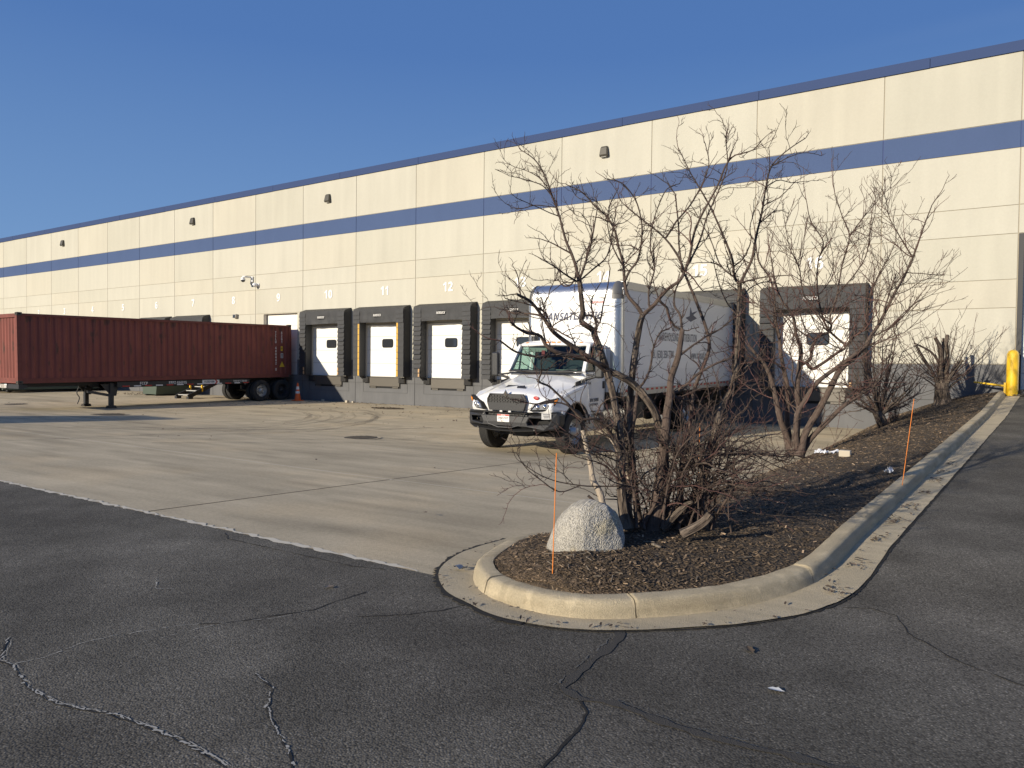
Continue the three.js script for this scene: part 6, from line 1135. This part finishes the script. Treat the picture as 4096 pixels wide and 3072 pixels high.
  const w = new Wood(), q = [[382, 1420], [360, 1330], [338, 1290], [330, 1240], [312, 1160], [300, 1108]].map(mapC).map((a, i) => fromPixel(a[0], a[1], 6.02 + 0.02 * i)); const cc = new THREE.CatmullRomCurve3(q), P = [], Rr = []; for (let i = 0; i <= 30; i++) { P.push(cc.getPoint(i / 30)); Rr.push(lerp(0.03, 0.017, i / 30) * (1 + 0.18 * nz(i * 0.6))); } w.tube(P, Rr, 10); mesh('stem', w.geo(), M.deadWood, dp);
  const w2 = new Wood(), q2 = [[392, 1455], [372, 1412], [345, 1370], [320, 1345]].map(mapC).map(a => fromPixel(a[0], a[1], 6.05)); w2.tube(new THREE.CatmullRomCurve3(q2).getPoints(14), Array.from({ length: 15 }, (_, i) => lerp(0.02, 0.01, i / 14)), 8); mesh('side_shoot', w2.geo(), M.bark, dp);
  const st = thing('leaning_stump', 'cut grey stump leaning out of the mulch right of the large tree', 'stump');
  const w3 = new Wood(), q3 = [[660, 1486], [700, 1466], [740, 1440], [764, 1412]].map(mapC).map((a, i) => fromPixel(a[0], a[1], 5.82 - 0.02 * i)); w3.tube(new THREE.CatmullRomCurve3(q3).getPoints(16), Array.from({ length: 17 }, (_, i) => lerp(0.044, 0.032, i / 16)), 14); mesh('trunk', w3.geo(), M.roughBark, st);
  const s4 = thing('split_log', 'split dead trunk lying between the stems of the large tree', 'dead wood'); const w4 = new Wood(), q4 = [[590, 1465], [640, 1412], [680, 1376], [700, 1368]].map(mapC).map((a, i) => fromPixel(a[0], a[1], 6.12 - 0.04 * i)); w4.tube(new THREE.CatmullRomCurve3(q4).getPoints(16), Array.from({ length: 17 }, (_, i) => lerp(0.036, 0.014, i / 16)), 12); mesh('trunk', w4.geo(), M.roughBark, s4);
}
{
  const t = thing('bare_tree', 'bare tree with six spreading grey stems at the court edge', 'tree', 'bare trees and shrubs in the mulch bed');
  const b = 'branch', S = 'stem', up = p => p.u ? map3(p.u) : map4(p), U = (x, y) => { const a = map3([x, y]); return [(a[0] - 2900) * 1.27, (a[1] - 1300) * 1.27]; };
  makeTree(t, 13.9, map4, [
    [[[338, 668], [310, 560], [276, 462], [252, 345], [226, 252], [192, 185], [162, 152], [120, 100]], 0.085, 0.022, 0.2, 0.7, S, { root: 1, d0: 0.1 }],
    [[[350, 660], [318, 510], [319, 340], [300, 232], [281, 132], [276, 60], [262, 0], U(300, 500), U(250, 420), U(235, 330)], 0.07, 0.012, 0.5, 0.8, S, { root: 1, d0: 0.3 }],
    [[[356, 660], [366, 500], [376, 425], [367, 335], [376, 225], [386, 125], [362, 55], U(390, 640), U(350, 590), U(320, 510), U(300, 400)], 0.085, 0.012, -0.1, 0.8, S, { root: 1 }],
    [[[362, 655], [368, 450], [402, 390], [470, 292], [560, 222], [640, 165], [710, 110]], 0.06, 0.035, -0.3, 0.6, S, { root: 1, d0: -0.1 }],
    [[[375, 668], [412, 545], [482, 422], [540, 312], [582, 232], [650, 170], [712, 108], [740, 60], [780, 0], U(820, 560), U(860, 490), U(902, 400), U(940, 292), U(982, 180)], 0.085, 0.010, -0.5, 0.8, S, { root: 1, d0: -0.15 }],
    [[[378, 672], [430, 585], [520, 490], [592, 420], [662, 370], [720, 330], [780, 300]], 0.07, 0.025, -0.4, 0.8, S, { root: 1, d0: -0.05 }],
    [[[386, 200], [432, 172], [442, 110], [472, 60], [530, 32], [540, 0], U(550, 660), U(580, 560), U(602, 430), U(632, 310), U(600, 222), U(570, 130)], 0.045, 0.008, 0.2, 1.0], [[U(632, 310), U(700, 222), U(772, 140)], 0.016, 0.006, -0.2, 1.4],
    [[[442, 222], [502, 190], [572, 140], [612, 110], [562, 60], [520, 20], U(500, 560), U(500, 420), U(522, 340), U(470, 252), U(450, 160)], 0.04, 0.008, 0.5, 1.0], [[U(900, 402), U(850, 320), U(802, 232), U(790, 165)], 0.018, 0.006, 0.3, 1.3], [[U(780, 630), U(800, 560), U(830, 470)], 0.022, 0.014, 0.1, 1.0],
    [[[612, 110], [650, 60], [700, 20], U(720, 560), U(760, 470), U(800, 400), U(830, 330)], 0.025, 0.007, -0.5, 1.4], [[[540, 0], U(500, 640), U(440, 560), U(420, 450), U(380, 360), U(360, 260)], 0.022, 0.007, -0.4, 1.4], [[U(580, 560), U(650, 480), U(700, 400), U(720, 300), U(740, 220)], 0.02, 0.006, -0.5, 1.4],
    [[[300, 232], [250, 190], [200, 170], [150, 190], [110, 170]], 0.022, 0.01, -0.4, 1.3], [[[252, 345], [220, 320], [170, 300], [120, 310], [70, 280]], 0.02, 0.007, -0.5, 1.3], [[[470, 292], [540, 300], [620, 305], [690, 290]], 0.022, 0.008, -0.3, 1.2], [[[582, 232], [620, 120], [660, 40], [640, 0]], 0.02, 0.008, 0.4, 1.2],
    [[[367, 335], [340, 280], [345, 200], [330, 130], [350, 60], U(280, 560), U(230, 500)], 0.022, 0.008, -0.6, 1.2], [[[338, 660], [290, 690], [250, 660], [200, 640]], 0.016, 0.007, -0.3, 1.2, b], [[[350, 665], [320, 700], [300, 690], [260, 700]], 0.012, 0.006, -0.4, 1.0],
    [[[662, 370], [640, 330], [600, 320], [580, 350]], 0.016, 0.007, -0.2, 1.2], [[U(740, 730), U(800, 700), U(860, 640), U(920, 590), U(980, 560)], 0.02, 0.006, -0.2, 1.4], [[[712, 108], [780, 90], [850, 60], [910, 40]], 0.02, 0.007, -0.3, 1.4], [[U(820, 560), U(880, 540), U(940, 500), U(985, 490)], 0.014, 0.005, 0.1, 1.4],
    [[U(390, 640), U(330, 650), U(270, 620), U(220, 580)], 0.016, 0.006, 0.2, 1.3], [[U(500, 560), U(560, 480), U(560, 380), U(530, 300)], 0.014, 0.005, 0.2, 1.4],
  ], { thin: 0.85, seed: 202, red: 0.5, step: 0.085, kink: 0.20, up: 0.045, tip: 0.0036, spurs: 0.36, spurL: 1.7, mids: 0.9, midL: 1.5, midR: 0.013, branch: 0.22, level: 2, perM: 7.0, toTip: 0.75, len0: 0.35, len1: 1.1, twigR: 0.008, ends: 2, limbSpurs: 5, barkBig: M.bark });
}
{
  const t = thing('bare_shrub', 'bare twiggy shrub on a thick leaning trunk between tree and wall', 'shrub', 'bare trees and shrubs in the mulch bed');
  const limbs = [[[[822, 560], [806, 515], [786, 466], [770, 440]], 0.135, 0.10, 0, 0, 'stem', { root: 1 }]]; const r = rngOf(31);
  const tips = [[650, 380], [690, 300], [640, 200], [720, 180], [760, 130], [800, 100], [850, 110], [900, 140], [950, 190], [985, 260], [960, 320], [990, 340], [930, 400], [860, 330], [700, 420], [740, 260], [830, 220], [900, 250], [610, 300], [680, 120], [870, 60], [780, 300]];
  tips.forEach(([x, y], i) => limbs.push([[[775 + r() * 18, 450 + r() * 22], [lerp(780, x, 0.35) + 20 * (r() - 0.5), lerp(455, y, 0.3)], [lerp(780, x, 0.7) + 25 * (r() - 0.5), lerp(455, y, 0.68)], [x, y]], 0.024 + 0.02 * r(), 0.008, (r() - 0.5) * 1.6, 1, 'branch']));
  makeTree(t, 17.2, map4, limbs, { seed: 303, red: 0.35, step: 0.08, kink: 0.24, up: 0.02, tip: 0.0042, spurs: 0.34, spurL: 1.8, mids: 0.8, midL: 1.0, midR: 0.012, branch: 0.24, level: 2, perM: 6.5, toTip: 0.8, len0: 0.25, len1: 0.8, twigR: 0.008, ends: 2, limbSpurs: 5, barkBig: M.roughBark });
  const c = thing('sucker_clump', 'clump of thin upright shoots behind the leaning trunk', 'shrub', 'bare trees and shrubs in the mulch bed'); const rr = rngOf(9), L = [];
  for (let i = 0; i < 16; i++) { const x = 838 + rr() * 22, tx = x + (rr() - 0.4) * 90; L.push([[[x, 512], [lerp(x, tx, 0.4) + 4, 470], [lerp(x, tx, 0.75), 430 - rr() * 20], [tx, 360 + rr() * 60]], 0.010, 0.004, (rr() - 0.5) * 0.5, 0.8, 'shoot', { root: 1, d0: 0.5 }]); }
  makeTree(c, 17.6, map4, L, { seed: 313, red: 0.4, step: 0.07, kink: 0.2, up: 0.05, tip: 0.003, spurs: 0.3, spurL: 1.4, branch: 0.1, level: 0, perM: 2, toTip: 0.8, len0: 0.15, len1: 0.4, twigR: 0.005, ends: 1, limbSpurs: 3, barkBig: M.bark });
}
{
  const t = thing('pollarded_shrub', 'thick hacked back stump with fresh shoots close to the wall', 'shrub', 'bare trees and shrubs in the mulch bed');
  const S = 'stem', L = [
    [[[1106, 425], [1104, 370], [1102, 330], [1100, 296]], 0.20, 0.17, 0, 0, S, { root: 1 }], [[[1098, 310], [1092, 230], [1098, 170], [1090, 110], [1066, 62]], 0.085, 0.045, -0.1, 0.3, S, { cut: 1 }], [[[1112, 300], [1128, 220], [1130, 150], [1126, 110], [1130, 52]], 0.075, 0.04, 0.05, 0.3, S, { cut: 1 }], [[[1104, 290], [1108, 200], [1106, 130], [1110, 68]], 0.06, 0.03, 0.2, 0.4, S, { cut: 1 }],
    [[[1092, 320], [1060, 250], [1010, 172], [968, 100]], 0.06, 0.03, -0.3, 0.8, S, { cut: 1 }], [[[1096, 200], [1050, 140], [1000, 110], [960, 92]], 0.035, 0.018, -0.2, 1, S], [[[1118, 310], [1150, 250], [1180, 210], [1208, 178]], 0.06, 0.035, -0.2, 0.6, S, { cut: 1 }], [[[1120, 330], [1160, 300], [1200, 270], [1240, 240]], 0.04, 0.012, -0.1, 1.2, 'branch'], [[[1090, 330], [1040, 290], [990, 260], [940, 250]], 0.03, 0.01, -0.3, 1.2, 'branch'],
  ]; const r = rngOf(77);
  for (let i = 0; i < 26; i++) { const a = -1.25 + 2.5 * i / 25, x = 1108 + Math.sin(a) * (60 + 30 * r()), y = 290 - Math.cos(a) * (40 + 30 * r()), l = 150 + 130 * r(); L.push([[[lerp(1106, x, 0.5), lerp(300, y, 0.5)], [x, y], [x + Math.sin(a) * l * 0.5 + 10 * (r() - 0.5), y - Math.cos(a * 0.8) * l * 0.55], [x + Math.sin(a) * l * 0.85, y - Math.cos(a * 0.7) * l]], 0.012 + 0.012 * r(), 0.005, (r() - 0.5) * 1.2, 1.2, 'shoot']); }
  makeTree(t, 19.75, map4, L, { seed: 404, red: 0.4, step: 0.09, kink: 0.16, up: 0.06, tip: 0.0044, spurs: 0.2, spurL: 1.6, branch: 0.14, level: 1, perM: 3.2, toTip: 0.8, len0: 0.2, len1: 0.7, twigR: 0.007, ends: 1, limbSpurs: 3, barkBig: M.roughBark });
}
renderer.render(scene, camera);
